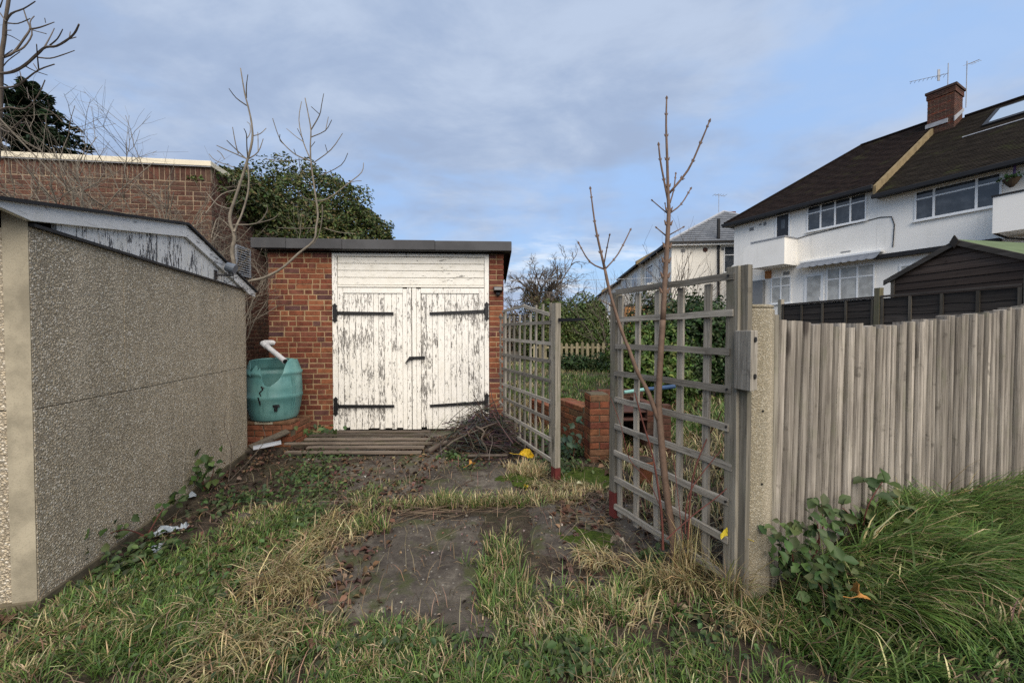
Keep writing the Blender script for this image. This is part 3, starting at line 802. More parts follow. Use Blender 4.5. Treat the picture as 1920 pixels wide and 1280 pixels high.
tile_roof('roof_back', (-.02, 12.3, 6.90), (-5.80, 12.3, 6.90), (-2.75, 6, 10.91), (-.02, 6, 10.91), 20, tile_brown, hs, .02, 3)
MB().tube([(-2.8, 6, 10.94), (-.05, 6, 10.94)], .085, 8).tube([(-5.82, -.34, 6.93), (-2.75, 6, 10.95)], .06, 8).build('ridge_tiles', tile_brown, hs)
MB().prism([(-.335, 6.86), (6.0, 10.90), (6.0, 10.52), (-.335, 6.50)], 'x', -.018, .075).build('verge', tan_mortar, hs)
MB().box(-5.88, .0, -.45, -.33, 6.74, 6.90).build('gutter', fascia_bl, hs, bevel=.02)
MB().box(-5.84, -.0, -.327, -.0, 6.76, 6.82).build('soffit', fascia_bl, hs)
MB().box(-5.92, -5.80, -.44, 12, 6.80, 6.90).build('side_gutter', fascia_bl, hs)
window(hs, -2.30, -.30, 5.73, 6.80, 0, [.25, .5, .75], .70)
window(hs, -3.72, -2.88, 2.75, 3.95, 0, [.5], .66, back=curtain)
# patio door and wide window under the awning
dr = MB().box(-2.36, -1.66, -.03, 0, gl + .62, 3.93).build('patio_door', upvc, hs)
MB().box(-2.25, -1.76, -.038, -.031, gl + .75, 3.82).build('pane', curtain, dr)
MB().box(-1.80, -1.775, -.06, -.03, 2.80, 2.92).build('handle', upvc, dr)
window(hs, -1.56, -.02, 2.70, 4.06, 0, [.30, .66], .66, back=curtain)
bd = MB().box(-3.50, -3.02, -.02, 0, 4.9, 6.72).build('balcony_door', black_door, hs)
MB().box(-3.32, -3.16, -.026, -.021, 6.1, 6.5).build('pane', glass, bd)
MB().box(-3.58, -3.50, -.03, 0, 4.9, 6.78).box(-3.02, -2.95, -.03, 0, 4.9, 6.78).box(-3.50, -3.02, -.03, 0, 6.72, 6.78).build('door_frame', upvc, bd)
bal = MB().box(-4.05, -2.66, -1.0, 0, 4.36, 4.50).box(-4.05, -2.66, -1.0, -.88, 4.50, 5.50).box(-2.78, -2.66, -.88, 0, 4.50, 5.50).build('balcony', render_w, hs)
MB().prism([(-5.0, 4.36), (-4.05, 4.36), (-4.05, 5.50), (-4.25, 5.42), (-4.75, 4.75), (-5.0, 4.6)], 'y', -1.0, -.88).build('parapet', render_w, bal)
MB().box(-4.08, -2.63, -1.03, -.85, 5.503, 5.56).box(-2.81, -2.63, -.85, 0, 5.503, 5.56).build('parapet_cap', lead, bal)
MB().box(-4.62, -3.98, -.20, 0, gl + .3, 3.90).build('meter_cupboard', grey_box, hs, bevel=.02)
MB().box(-3.98, -3.72, -.06, 0, 3.95, 4.30).build('timber_pad', m_flat('orange pad', (.40,.17,.06), .8), hs)
MB().box(-4.1, -3.98, -.02, 0, 6.45, 6.6).box(-4.3, -4.2, -.02, 0, 6.5, 6.58).box(-3.2, -2.95, -.02, 0, 4.02, 4.16).build('wall_plate', grey_box, hs)
MB().box(-1.10, -.78, -.015, 0, 4.62, 4.66).box(-4.75, -4.55, -.015, 0, 6.35, 6.50).build('air_brick', grey_box, hs)
# awning cassette and valance
aw = MB().box(-2.46, .22, -.22, -.002, 4.40, 4.50).build('awning', upvc, hs, bevel=.02)
v_ = MB(); npt = 40
pts = [(-2.44 + 2.62 * i / npt, 4.18 - .035 * abs(math.sin(i * math.pi / 4))) for i in range(npt + 1)]
for i in range(npt):
    (a, za), (b, zb) = pts[i], pts[i+1]
    v_.add([(a, -.20, 4.40), (b, -.20, 4.40), (b, -.55, zb), (a, -.55, za), (a, -.205, 4.39), (b, -.205, 4.39), (b, -.555, zb - .01), (a, -.555, za - .01)], [(0,1,2,3), (7,6,5,4)])
v_.build('valance', awning_m, aw)
MB().tube([(-3.0, -.02, 5.50), (-2.3, -.02, 5.58), (-.9, -.02, 5.66), (.10, -.02, 5.72), (.42, -.02, 5.66), (.50, -.02, 5.35), (.47, -.02, 4.55)], .016, 6).build('wall_cable', cable_m, hs)
# chimney with its own bricks by course
ch = MB().box(-.12, .66, 4.95, 5.9, 8.8, 11.70).build('chimney', mortar_g, hs)
B = Bricks(ch, [brick_brown, brick_red], random.Random(21))
for k in range(29):
    z = 9.55 + k * .075
    out_ = .035 if k > 25 else 0
    for (c, wd) in course(-.13 - out_, .67 + out_, 'str', (k % 2) * .1125, B.r): B.put(c, 4.94 - out_, z, wd, mi=k % 4 == 1)
    for (c, wd) in course(4.94 - out_, 5.90 + out_, 'str', (k % 2) * .1125 + .05, B.r): B.put(.67 + out_, c, z, wd, 90)
B.finish(300)
MB().box(-.20, .74, 4.88, 5.97, 11.703, 11.80).build('chimney_cap', brick_brown, ch)
MB().prism([(4.90, 10.22), (5.95, 10.88), (5.95, 11.02), (4.90, 10.42)], 'x', .672, .70).box(-.16, .50, 4.86, 4.935, 10.25, 10.42).build('flashing', lead, ch)

nh = thing('neighbour_house', 'white house nearer the shed, with a mossy tiled roof and roof window', 'house', (13.69, 14.5, 0), HA)
MB().box(.004, 7.5, 0, 11.8, gl - .6, 6.62).build('wall', render_w, nh)
k_ = .64
ez, ey = 6.52, -.42
def nz(y): return ez + k_ * (y - ey)
tile_roof('roof', (.08, ey, ez), (7.6, ey, ez), (7.6, 6, nz(6)), (.08, 6, nz(6)), 50, tile_moss, nh, .02, 5)
tile_roof('roof_back', (7.6, 12.4, ez), (.08, 12.4, ez), (.08, 6, nz(6)), (7.6, 6, nz(6)), 20, tile_moss, nh, .02, 6)
MB().tube([(.72, 6, nz(6) + .02), (7.6, 6, nz(6) + .02)], .085, 8).build('ridge_tiles', tile_brown, nh)
MB().box(.0, 7.6, ey - .12, ey, ez - .17, ez - .02).build('gutter', fascia_bl, nh, bevel=.02)
MB().box(.02, 7.6, ey + .003, -.0, ez - .10, ez - .06).build('soffit', fascia_bl, nh)
MB().box(.2, 7.6, -.05, -.002, ez - .20, ez - .105).build('frieze_board', upvc, nh)
sk = MB()
sa = [(1.60, 3.6), (3.4, 3.6), (3.4, 5.25), (1.60, 5.25)]
def slope_slab(x0, x1, y0, y1, t0, t1):
    vs = []
    for t in (t0, t1):
        for (x, y) in ((x0, y0), (x1, y0), (x1, y1), (x0, y1)): vs.append((x, y - t * .54, nz(y) + t * .84))
    return vs
BF = [(0,3,2,1),(4,5,6,7),(0,1,5,4),(1,2,6,5),(2,3,7,6),(3,0,4,7)]
sk.add(slope_slab(1.70, 3.6, 3.7, 5.35, 0, .09), BF)
rw = sk.build('roof_window', fascia_bl, nh)
MB().add(slope_slab(1.84, 3.46, 3.86, 5.2, .092, .10), BF).build('pane', sky_glass, rw)
MB().add(slope_slab(1.35, 3.9, 3.1, 3.15, .03, .055), BF).build('batten', lead, nh)
window(nh, 1.02, 2.95, 5.33, 6.36, 0, [.245, .735], .72)
window(nh, .66, 1.25, 2.75, 3.85, 0, [.5], .7, back=curtain)
MB().box(.02, 2.98, -.30, 0, 4.16, 4.30).build('canopy_edge', fascia_bl, nh)
nb = MB().box(2.98, 4.4, -1.0, 0, 4.34, 5.40).build('balcony', render_w, nh)
MB().box(2.95, 4.43, -1.03, 0, 5.403, 5.45).build('parapet_cap', fascia_bl, nb)
MB().tube([(2.99, -.9, 4.36), (3.2, -.6, 4.2), (3.4, 0, 4.2)], .03, 6).build('pipe', fascia_bl, nb)
# hanging basket by the neighbour's window
hb = thing('hanging_basket', 'hanging basket of green plants beside the upstairs window on the far right', 'basket')
fr = Matrix.Translation((13.69, 14.5, 0)) @ Matrix.Rotation(R(HA), 4, 'Z')
hb.location = fr @ Vector((3.18, -.30, 5.75)); hb.rotation_euler = (0, 0, R(HA))
MB().tube([(0, 0, 0), (0, 0, .08), (0, 0, .24)], [.04, .10, .19], 12).build('basket', m_flat('brown coir', (.09,.06,.035), .95), hb)
MB().tube([(.17, 0, .24), (0, 0, .75)], .006, 4).tube([(-.17, 0, .24), (0, 0, .75)], .006, 4).tube([(0, .3, .80), (0, .3, .3)], .01, 4).tube([(0, 0, .75), (0, .3, .80)], .01, 4).build('bracket', fascia_bl, hb)
rs = np.random.RandomState(2)
n = 90; pc = rs.normal(size=(n, 3)) * (.13, .13, .05) + (0, 0, .28)
J = NPJ().add(*leaves_np(pc, rs.normal(size=(n, 3)) + (0, 0, 1), .09, varcol(rs, n, (.05, .10, .03)), rs))
link('foliage', J.mesh('foliage'), leaf_m, hb)
MB().tube([(.05, 0, .3), (.06, -.02, .62)], .03, 5).build('flower_spike', m_flat('dull purple', (.09,.05,.13), .9), hb)
# television aerials on the chimney
def aerial(label, lx, ly, z0, z1, ang, n, ln, tilt):
    a = thing('tv_aerial', label, 'aerial', group='aerials on the chimney')
    p = fr @ Vector((lx, ly, z0)); a.location = p
    MB().tube([(0, 0, 0), (0, 0, z1 - z0)], .016, 6).build('mast', lead, a)
    d = Vector((math.cos(R(ang)), math.sin(R(ang)), tilt)).normalized(); s_ = Vector((-d.y, d.x, 0)).normalized()
    top = Vector((0, 0, (z1 - z0) * .55 if n > 7 else (z1 - z0) * .93))
    m_ = MB().tube([top, top + d * ln], .011, 5); m_.build('boom', lead, a)
    e = MB()
    for k in range(n):
        q = top + d * ln * (k + .5) / n; w_ = .11 + .05 * (k < 2)
        e.tube([q - s_ * w_ + Vector((0, 0, -.05)), q, q + s_ * w_ + Vector((0, 0, -.05))], .007, 4)
    if n > 7:
        e.beam(top + Vector((0, 0, .25)) + d * .3, top + d * .3 - Vector((0, 0, .22)), .10, .02)
    e.build('elements', lead, a)
aerial('grey comb shaped television aerial on a mast at the front of the chimney', .45, 5.0, 11.80, 12.75, 160, 9, 1.25, -.06)
aerial('smaller tilted television aerial on the taller thin mast behind the chimney', .75, 5.95, 11.0, 12.95, 250, 5, .7, -.35)

# ------------------------------------------------------------------ receding houses further off
FA = -5.46
fo = Vector((9.93, 24, 0)); fm = Matrix.Translation(fo) @ Matrix.Rotation(R(FA), 4, 'Z')
far_lab = ['cream rendered end house with a grey slate hipped roof and black downpipe', 'second house of the distant terrace, behind the slate roofed one',
           'third house of the distant terrace, with a red brown roof', 'farthest house of the distant terrace, smallest at the left end']
y0 = 0.0
for i, (ln, ez_, mat_) in enumerate(((7.0, 7.0, tile_slate), (8.5, 6.95, tile_brown), (11.5, 6.9, tile_red), (15, 6.85, tile_red))):
    f = thing('distant_house', far_lab[i], 'house', fm @ Vector((0, y0, 0)), FA, 'distant terrace of white houses')
    W2 = 4.6; rz_ = ez_ + 2.9; hip = 3.6 if i == 0 else .0
    xo = -.25 * (i % 2)
    MB().box(xo, 2 * W2, .0 if i == 0 else .01, ln, -.5, ez_).build('wall', render_c, f)
    e0 = -.35 if i == 0 else 0
    tile_roof('roof', (xo - .35, ln, ez_), (xo - .35, e0, ez_), (W2, hip, rz_), (W2, ln, rz_), 14, mat_, f, .03, i)
    tile_roof('roof_back', (2 * W2 + .35, e0, ez_), (2 * W2 + .35, ln, ez_), (W2, ln, rz_), (W2, hip, rz_), 14, mat_, f, .03, i)
    if i == 0:
        tile_roof('roof_hip', (xo - .35, e0, ez_), (2 * W2 + .35, e0, ez_), (W2, hip, rz_), (W2 - .001, hip, rz_), 15, mat_, f, .04, 9)
        MB().tube([(xo - .35, e0, ez_ + .04), (W2, hip, rz_ + .04)], .09, 6).tube([(2*W2 + .35, e0, ez_ + .04), (W2, hip, rz_ + .04)], .09, 6).build('hip_tiles', lead, f)
        MB().box(xo - .4, 2 * W2 + .4, e0 - .02, e0 + .10, ez_ - .22, ez_ - .02).build('fascia', upvc, f)
        MB().box(xo - .42, 2 * W2 + .42, e0 - .13, e0 - .022, ez_ - .12, ez_ + .0).build('gutter', fascia_bl, f)
        MB().tube([(2.72, -.12, 8.4), (2.72, -.12, 7.2)], .10, 8).tube([(2.75, -.09, 6.9), (2.78, -.09, 3.4)], .075, 8).build('downpipe', fascia_bl, f)
        MB().tube([(2.0, .0, 6.55), (2.0, -.05, 6.55)], .14, 12).build('round_vent', rust, f)
        window(f, 3.10, 4.0, 5.15, 6.75, 0, [], .66)
        MB().box(.55, .8, -.02, 0, 6.42, 6.62).box(2.95, 3.15, -.02, 0, 6.5, 6.65).build('air_brick', grey_box, f)
        MB().box(4.9, 5.7, 4.2, 5.0, rz_ - .9, rz_ + .22).build('chimney', brick_red, f)
    else:
        MB().prism([(xo - .38, ez_ - .05), (xo - .38, ez_ + .25), (W2, rz_ + .3), (W2, rz_)], 'y', -.18, .18).build('parapet', tan_mortar, f)
    MB().box(xo - .46, xo - .352, e0, ln, ez_ - .14, ez_).build('eaves_gutter', fascia_bl, f)
    # windows on the facade that faces the gardens (local -x): built in a turned child
    for k in range(2):
        c = -(ln * (k + .5) / 2)
        for (za, zb) in ((5.2, 6.5), (2.3, 3.8)):
            wv = window(f, c - .95, c + .95, za, zb, 0, [.33, .66], .7)
            wv.rotation_euler = (0, 0, R(-90)); wv.location = (xo, 0, 0)
    bv = MB().box(-ln * .62, -ln * .38, -.8, 0, 3.95, 4.9).build('balcony', render_c, f)
    bv.rotation_euler = (0, 0, R(-90)); bv.location = (xo, 0, 0)
    y0 += ln + .02
a = thing('tv_aerial', 'thin aerial mast standing on the grey slate roof', 'aerial', fm @ Vector((4.4, 3.9, 10.0)))
MB().tube([(0, 0, 0), (0, 0, 1.3)], .02, 5).tube([(-.35, 0, 1.25), (.55, .2, 1.2)], .015, 4).build('mast', lead, a)
e = MB()
for k in range(5): e.tube([(-.3 + k * .2, -.15, 1.25 - k * .01), (-.3 + k * .2, .3, 1.25 - k * .01)], .01, 4)
e.build('elements', lead, a)

# ------------------------------------------------------------------ trellis gates
def slat(root, p0, p1, wd, dp, mat, r, name='slat', up=(0, 1, 0), seg=4, jit=.003, parent=None):
    o = MB().beam(p0, p1, wd, dp, up=up, seg=seg, jit=jit, rng=r).build(name, mat, root)
    return o
tg = thing('trellis_gate', 'long weathered trellis gate with close bars, open beside the garage', 'gate', (-.126, 5.05, 0), -68.9, 'open trellis gates')
r = random.Random(31)
for i, x in enumerate((.24, .40, .57, .72, .88, 1.04, 1.205, 1.37)):
    top = 1.60 - .0 * i + (0.02 if i < 5 else .10)
    slat(tg, (x + r.uniform(-.01, .01), .012, .10 + r.uniform(-.03, .05)), (x + r.uniform(-.01, .01), .012, min(top, 1.71)), .032, .016, wood_z, r)
for k in range(8):
    z = 1.50 - k * .190
    dl = r.uniform(-.012, .012)
    slat(tg, (.02, -.008, z + dl + .01), (1.475, -.008, z + r.uniform(-.01, .01)), .034, .017, wood_x, r, 'rail')
slat(tg, (.03, -.008, 1.685), (.76, -.008, 1.715), .034, .017, wood_x, r, 'rail', seg=2)
slat(tg, (.74, -.012, 1.710), (1.38, -.006, 1.585), .034, .017, wood_x, r, 'rail', seg=2)
slat(tg, (.06, .012, .08), (.06, .012, 1.69), .06, .03, wood_z, r, 'stile', jit=.002)
slat(tg, (1.51, 0, .13), (1.51, 0, 1.685), .085, .055, wood_post, r, 'stile', jit=.0015)
slat(tg, (1.51, 0, .02), (1.51, 0, .128), .087, .057, red_paint, r, 'painted_tip', seg=1, jit=0)
MB().beam((1.56, .0, 1.525), (1.82, .12, 1.525), .035, .012, up=(0, 1, 0), taper=.6).build('latch_bar', iron, tg)
for k in range(9):
    z = 1.62 - k * .19
    slat(tg, (-.12, -.004, z), (.03, -.004, z - .02), .028, .014, wood_x, r, 'rail', seg=1)
slat(tg, (-.11, .010, .4), (-.10, .010, 1.66), .032, .016, wood_z, r)

rg = thing('trellis_gate', 'wide barred trellis gate standing open in front of the brick barbecue', 'gate', (.764, 2.82, 0), -65.1, 'open trellis gates')
for i, x in enumerate((.035, .205, .388, .568, .757)):
    slat(rg, (x + r.uniform(-.006, .006), .012, .06 + r.uniform(-.02, .02)), (x + r.uniform(-.006, .006), .012, 1.672), .040, .017, wood_z, r, jit=.004)
for k in range(9):
    z = 1.70 - k * .197
    w0 = .0 if k not in (1,) else .02
    slat(rg, (w0 + r.uniform(-.0, .012), -.010, z + r.uniform(-.012, .010)), (.915 + r.uniform(-.015, .012), -.010, z + r.uniform(-.007, .007) - (.008 if k > 2 else 0)), .036, .019, wood_x, r, 'rail', jit=.004, seg=6)
    if k in (0, 3, 4, 6): MB().tube([(.895, -.026, z), (.895, -.018, z)], .006, 8).build('nail', iron, rg)
slat(rg, (-.03, .025, .22), (-.03, .025, 1.70), .06, .06, wood_post, r, 'stile', jit=.0015)
slat(rg, (-.03, .025, .03), (-.03, .025, .218), .062, .062, red_paint, r, 'painted_tip', seg=1, jit=0)
slat(rg, (.945, .018, .06), (.945, .018, 1.745), .085, .034, wood_post, r, 'stile', jit=.002)

FANG = 18.4
gp = thing('gate_post', 'square weathered gate post with a bolted block, next to the concrete post', 'post', (1.165, 2.0, 0), FANG)
MB().beam((0, 0, -.15), (0, 0, 1.745), .062, .075, up=(0, 1, 0), seg=6, jit=.002, rng=r).build('post', wood_post, gp, bevel=.004)
blk = MB().prism([(1.128, 1.95), (1.146, 1.84), (1.214, 1.895), (1.196, 2.005)], 'z', 1.12, 1.415)
blk = blk.build('block', wood_z, gp, bevel=.004)
blk.matrix_local = (Matrix.Translation((1.165, 2.0, 0)) @ Matrix.Rotation(R(FANG), 4, 'Z')).inverted()
for z in (1.19, 1.37):
    c_ = Vector((1.182, 1.8685, z)); n_ = Vector((.63, -.777, 0))
    MB().tube([c_ - n_ * .002, c_ + n_ * .006], .013, 12).build('bolt', iron, blk)
cp = thing('concrete_post', 'thick concrete fence post of exposed aggregate at the end of the paling fence', 'post', (1.30, 2.055, 0), FANG)
MB().prism([(-.085, -.05), (-.03, -.075), (.03, -.075), (.085, -.045), (.085, .06), (-.085, .06)], 'z', -.2, 1.53).build('post', exposed, cp, bevel=.008)
MB().prism([(-.083, -.048), (-.03, -.072), (.03, -.072), (.083, -.043), (.083, .058), (-.083, .058)], 'z', 1.531, 1.55).build('post_cap', exposed, cp, bevel=.008)
for z in (.62, 1.0): MB().tube([(-.03, -.077, z), (-.03, -.074, z)], .006, 8).build('bolt_hole', iron, cp)

# ------------------------------------------------------------------ front paling fence
pf = thing('paling_fence', 'silvery grey fence of narrow upright cleft palings along the verge on the right', 'fence', (1.43, 2.09, 0), FANG)
x = .01; r = random.Random(17); i = 0
def ptop(x): return 1.452 + (0.012 * math.cos(x * 3)) if x < .95 else 1.455 + .15 * ((x - .95) / 1.6) ** 1.1
while x < 3.3:
    wd = r.uniform(.044, .060) if x < .75 else r.uniform(.028, .050)
    zt_ = ptop(x) + r.uniform(-.016, .014); lean = r.uniform(-.004, .004) - (.05 * max(0, 1 - x / 1.1) if x < 1.1 else 0); z0 = -.1
    m_ = MB(); vs = []; fs = []
    nseg = 6; yb = r.uniform(-.010, .010); ph = r.uniform(0, 6)
    arc = [(-1.0, .045), (-1.0, 0.0), (-.90, -.46), (-.62, -.80), (-.22, -.97), (.22, -1.0), (.62, -.82), (.90, -.48), (1.0, 0.0), (1.0, .045)]
    na = len(arc); flat = r.uniform(.55, 1.0)
    for k in range(nseg + 1):
        t = k / nseg; z = z0 + (zt_ - z0) * t; cxx = x + wd / 2 + lean * (1 - t) + .003 * math.sin(ph + t * 5); ww = wd * (.97 + r.uniform(-.05, .03)) / 2; dd = wd * .62 * flat
        slope = r.uniform(-.004, .004) if k == nseg else 0
        for (a, b) in arc:
            vs.append((cxx + a * ww, yb + (b if b > 0 else b * dd + r.uniform(-.001, .001)), z + slope * a))
    for k in range(nseg):
        for j in range(na): fs.append((k*na + j, k*na + (j+1) % na, k*na + na + (j+1) % na, k*na + na + j))
    fs += [tuple(range(na - 1, -1, -1)), tuple(nseg*na + j for j in range(na))]
    m_.add(vs, fs); m_.build('paling', pale_z, pf)
    x += wd + r.uniform(.008, .016); i += 1
for z in (.55, 1.20): MB().beam((-.02, .066, z), (3.3, .066, z + .06), .07, .045, up=(0, 1, 0)).build('rail', pale_z, pf)
for k in range(26):  # dark boards added behind the palings so the gaps read as shade
    xx = k * .128; MB().box(xx, xx + .124, .091, .105, -.1, ptop(xx + .06) - .05).build('gap_shade_board', dark_x, pf)
MB().beam((-.015, .0, -.1), (-.02, .0, 1.50), .03, .05, up=(0, 1, 0), seg=3, jit=.002, rng=r).build('end_post', wood_post, pf)

# ------------------------------------------------------------------ dark larch panel fence behind
LANG = -80.3
lf = thing('panel_fence', 'dark brown overlapped panel fence in front of the garden shed', 'fence', (5.9, 8.4, 0), LANG)
r = random.Random(23)
posts = [-.03, 1.90, 3.62, 5.4]
for p in posts:
    MB().beam((p, 0, 0), (p, 0, 2.14 if p != 1.90 else 2.17), .085, .085, up=(0, 1, 0), seg=4, jit=.002, rng=r).build('post', picket_w if p == 1.90 else wood_post, lf, bevel=.003)
for a, b in zip(posts[:-1], posts[1:]):
    a += .055; b -= .055
    z = .22; k = 0
    while z < 1.95:
        h_ = r.uniform(.115, .145); top = min(z + h_ + .02, 2.0)
        pts = []
        n = 10
        e0 = [(a + (b - a) * i / n, z + r.uniform(-.006, .006) + .006 * math.sin(i * 1.3 + k)) for i in range(n + 1)]
        vs = []; fs = []
        for (xx, zz_) in e0: vs += [(xx, -.016, zz_), (xx, -.004, zz_ - .001), (xx, .004, top), (xx, -.004, top)]
        for i in range(n):
            for j in range(4): fs.append((i*4 + j, i*4 + (j+1) % 4, i*4 + 4 + (j+1) % 4, i*4 + 4 + j))
        MB().add(vs, fs).build('board', dark_x, lf)
        z += h_ * .93; k += 1
    nb_ = 4
    for i in range(nb_ + 1):
        xx = a + .02 + (b - a - .04) * i / nb_
        MB().box(xx - .019, xx + .019, -.036, -.0185, .2, 1.99).build('batten', dark_z, lf)
    MB().box(a, b, -.042, .02, 2.003, 2.035).build('top_cap', dark_x, lf)

# ------------------------------------------------------------------ shed
sh = thing('garden_shed', 'dark brown timber shed with a pointed gable and green felt roof', 'shed', (6.4, 8.4, 0), LANG)
xa, xb, xm = 1.66, 3.40, 2.53; ze, zm = 2.36, 2.80
MB().prism([(xa + .02, .2), (xb - .02, .2), (xb - .02, ze - .02), (xm, zm - .03), (xa + .02, ze - .02)], 'y', .03, 2.4).build('wall', shed_x, sh)
z = .25; r = random.Random(41)
while z < zm - .04:
    t = min(z + .118, zm - .02)
    def half(zz_): return (xb - xa) / 2 if zz_ <= ze else (xb - xa) / 2 * max(0, (zm - zz_) / (zm - ze))
    h0, h1 = half(z), half(t)
    y0, y1 = -.004 + r.uniform(-.001, .001), .010
    if h0 > .03:
        MB().add([(xm - h0, y0, z + .004), (xm + h0, y0, z + .004), (xm + h1, y1, t), (xm - h1, y1, t), (xm - h0, .028, z + .004), (xm + h0, .028, z + .004), (xm + h1, .028, t), (xm - h1, .028, t)], BF if False else
                 [(0,1,2,3),(7,6,5,4),(0,4,5,1),(1,5,6,2),(2,6,7,3),(3,7,4,0)]).build('board', shed_x, sh)
    z = t - .0
MB().box(xa - .01, xa + .04, -.022, -.006, .2, ze - .02).box(xb - .04, xb + .01, -.022, -.006, .2, ze - .02).build('corner_batten', dark_z, sh)
sl = (zm - ze) / (xm - xa)
for sg in (-1, 1):
    x0, x1 = xm + sg * .002, xm + sg * ((xb - xa) / 2 + .10)
    z1 = zm - sl * ((xb - xa) / 2 + .10)
    MB().prism([(x0, zm + .03), (x1, z1 + .03), (x1, z1 - .055), (x0, zm - .055)], 'y', -.062, -.036).build('bargeboard', barge_dk, sh, bevel=.003)
    MB().prism([(x0, zm + .006), (x1 + sg*.0, z1 - .004), (x1 + sg*.0, z1 + .026), (x0, zm + .036)], 'y', -.034, 2.5).build('roof_slope', green_felt, sh)
MB().prism([(xm, zm + .10), (xm + .055, zm + .0), (xm, zm - .10), (xm - .055, zm + .0)], 'y', -.082, -.064).build('finial', barge_dk, sh)

# ------------------------------------------------------------------ water butt on its brick plinth
bp = thing('brick_plinth', 'low plinth of orange bricks under the broken water butt', 'plinth', (-3.13, 5.02, 0), 2)
B = Bricks(bp, [brick_old], random.Random(61))
MB().box(-.33, .33, -.20, .28, -.1, .24).build('core', mortar_d, bp)
for k in range(4):
    z = -.01 + k * .075
    for (c, wd) in course(-.34, .34, 'str', (k % 2) * .11, B.r): B.put(c, -.21 + B.r.uniform(-.008, .004), z, wd)
    for (c, wd) in course(-.10, .28, 'str', (k % 2) * .11, B.r): B.put(.34, c, z, wd, 90)
B.finish(100)
for i in range(3):
    o = MB().box(-.34 + i * .228, -.34 + i * .228 + .222, -.22, -.01, .255, .29).build('slab', concrete if i == 1 else brick_old, bp, bevel=.006)
wb = thing('water_butt', 'broken teal plastic water butt with a torn rim against the garage wall', 'water butt', (-3.12, 5.03, .292), 0)
wb.scale = (.94, .94, .80)
nA = 96
def butt_r(z):
    pr = [(0, .275), (.03, .292), (.10, .305), (.20, .325), (.34, .342), (.36, .352), (.40, .352), (.42, .344), (.50, .348), (.72, .338), (.735, .350), (.775, .350), (.79, .335), (.95, .29), (1.02, .265)]
    for (a, b), (c, d) in zip(pr[:-1], pr[1:]):
        if a <= z <= c: return b + (d - b) * (z - a) / (c - a)
    return pr[-1][1]
def rim(th):
    """Height of the torn edge by angle (0 = right, -90 = front)."""
    t = (math.degrees(th) - 32) % 360; t = t - 360 if t > 180 else t
    if t > 0: return .94 + .03 * math.sin(math.radians(t))
    pr = [(-180, .93), (-165, .95), (-152, .88), (-144, .70), (-137, .86), (-131, .92), (-126, .80), (-121, .86), (-116, .66), (-110, .58), (-100, .565), (-90, .60), (-82, .66), (-66, .83), (-52, .95), (-42, .98), (-30, .97), (-15, .96), (0, .95)]
    for (a, b), (c, d) in zip(pr[:-1], pr[1:]):
        if a <= t <= c: return b + (d - b) * (t - a) / (c - a) + .008 * math.sin(t * 1.9)
    return .94
zl = [0, .03, .10, .20, .34, .36, .40, .42, .50, .56, .60, .64, .68, .72, .735, .775, .79, .82, .86, .90, .94, .98]
m_ = MB(); vs = []; fs = []
for inner in (0, 1):
    for z in zl:
        for k in range(nA):
            th = 2 * math.pi * k / nA; zz_ = min(z, rim(th)); rr = butt_r(zz_) - inner * .006
            tl = (math.degrees(th) - 32) % 360 - 360
            lean = max(0, min(1, (zz_ - .56) / .4)) * max(0, 1 - abs(tl + 72) / 58)
            rr *= 1 - .20 * lean - .006 * math.cos(3 * th)
            vs.append((rr * math.cos(th), rr * math.sin(th) * .97, zz_ + inner * (.004 if z == 0 else 0)))
nl = len(zl)
for inner in (0, 1):
    o = inner * nl * nA
    for j in range(nl - 1):
        for k in range(nA):
            q_ = (o + j*nA + k, o + j*nA + (k+1) % nA, o + (j+1)*nA + (k+1) % nA, o + (j+1)*nA + k)
            fs.append(q_ if not inner else q_[::-1])
for k in range(nA): fs.append(((nl-1)*nA + k, (nl-1)*nA + (k+1) % nA, nl*nA + (nl-1)*nA + (k+1) % nA, nl*nA + (nl-1)*nA + k))
fs.append(tuple(range(nA - 1, -1, -1)))
m_.add(vs, fs); m = m_.mesh('drum'); link('drum', m, teal, wb, smooth=True)
def onskin(thd, z, off=.003):
    th = R(thd); rr = butt_r(z) + off; return (rr * math.cos(th), rr * math.sin(th) * .97, z)
crk = MB()
for (pts) in ([(-84, .57), (-81, .52), (-88, .47), (-85, .41)], [(-83, .55), (-77, .54)], [(-90, .40), (-88, .30), (-89, .26)]):
    crk.tube([onskin(a, z, -.002) for a, z in pts], [.012] * (len(pts) - 1) + [.004], 5)
crk.build('crack', fascia_bl, wb)
MB().prism([(onskin(-57, .30)[0] - .03, .24), (onskin(-57, .30)[0] + .045, .24), (onskin(-57, .30)[0] + .03, .275), (onskin(-57, .30)[0] - .03, .275)], 'y', onskin(-57, .28)[1] - .022, onskin(-57, .28)[1] + .02).tube([onskin(-57, .25, .012), onskin(-57, .17, .010)], .02, 8).build('tap_boss', black_pl, wb)
for a in (-20, -14):
    MB().tube([onskin(a, z, .002) for z in (.05, .2, .35)] , .006, 5).tube([onskin(a, z, .002) for z in (.43, .55, .70)], .006, 5).build('rib', teal, wb)
dp = thing('downpipe', 'old white drainpipe slanting down into the broken water butt', 'pipe', (-3.47, 5.37, 1.235))
MB().tube([(.03, -.03, .01), (.50, -.35, -.20)], [.034, .034], 16).build('pipe', white_pvc, dp, smooth=False)
MB().tube([(.07, .12, .03), (.0, .02, .03), (.0, -.015, .025), (.09, -.07, -.018)], .041, 14).build('elbow', white_pvc, dp)
MB().tube([(.499, -.349, -.1995), (.503, -.352, -.2015)], .029, 14).build('bore', fascia_bl, dp)

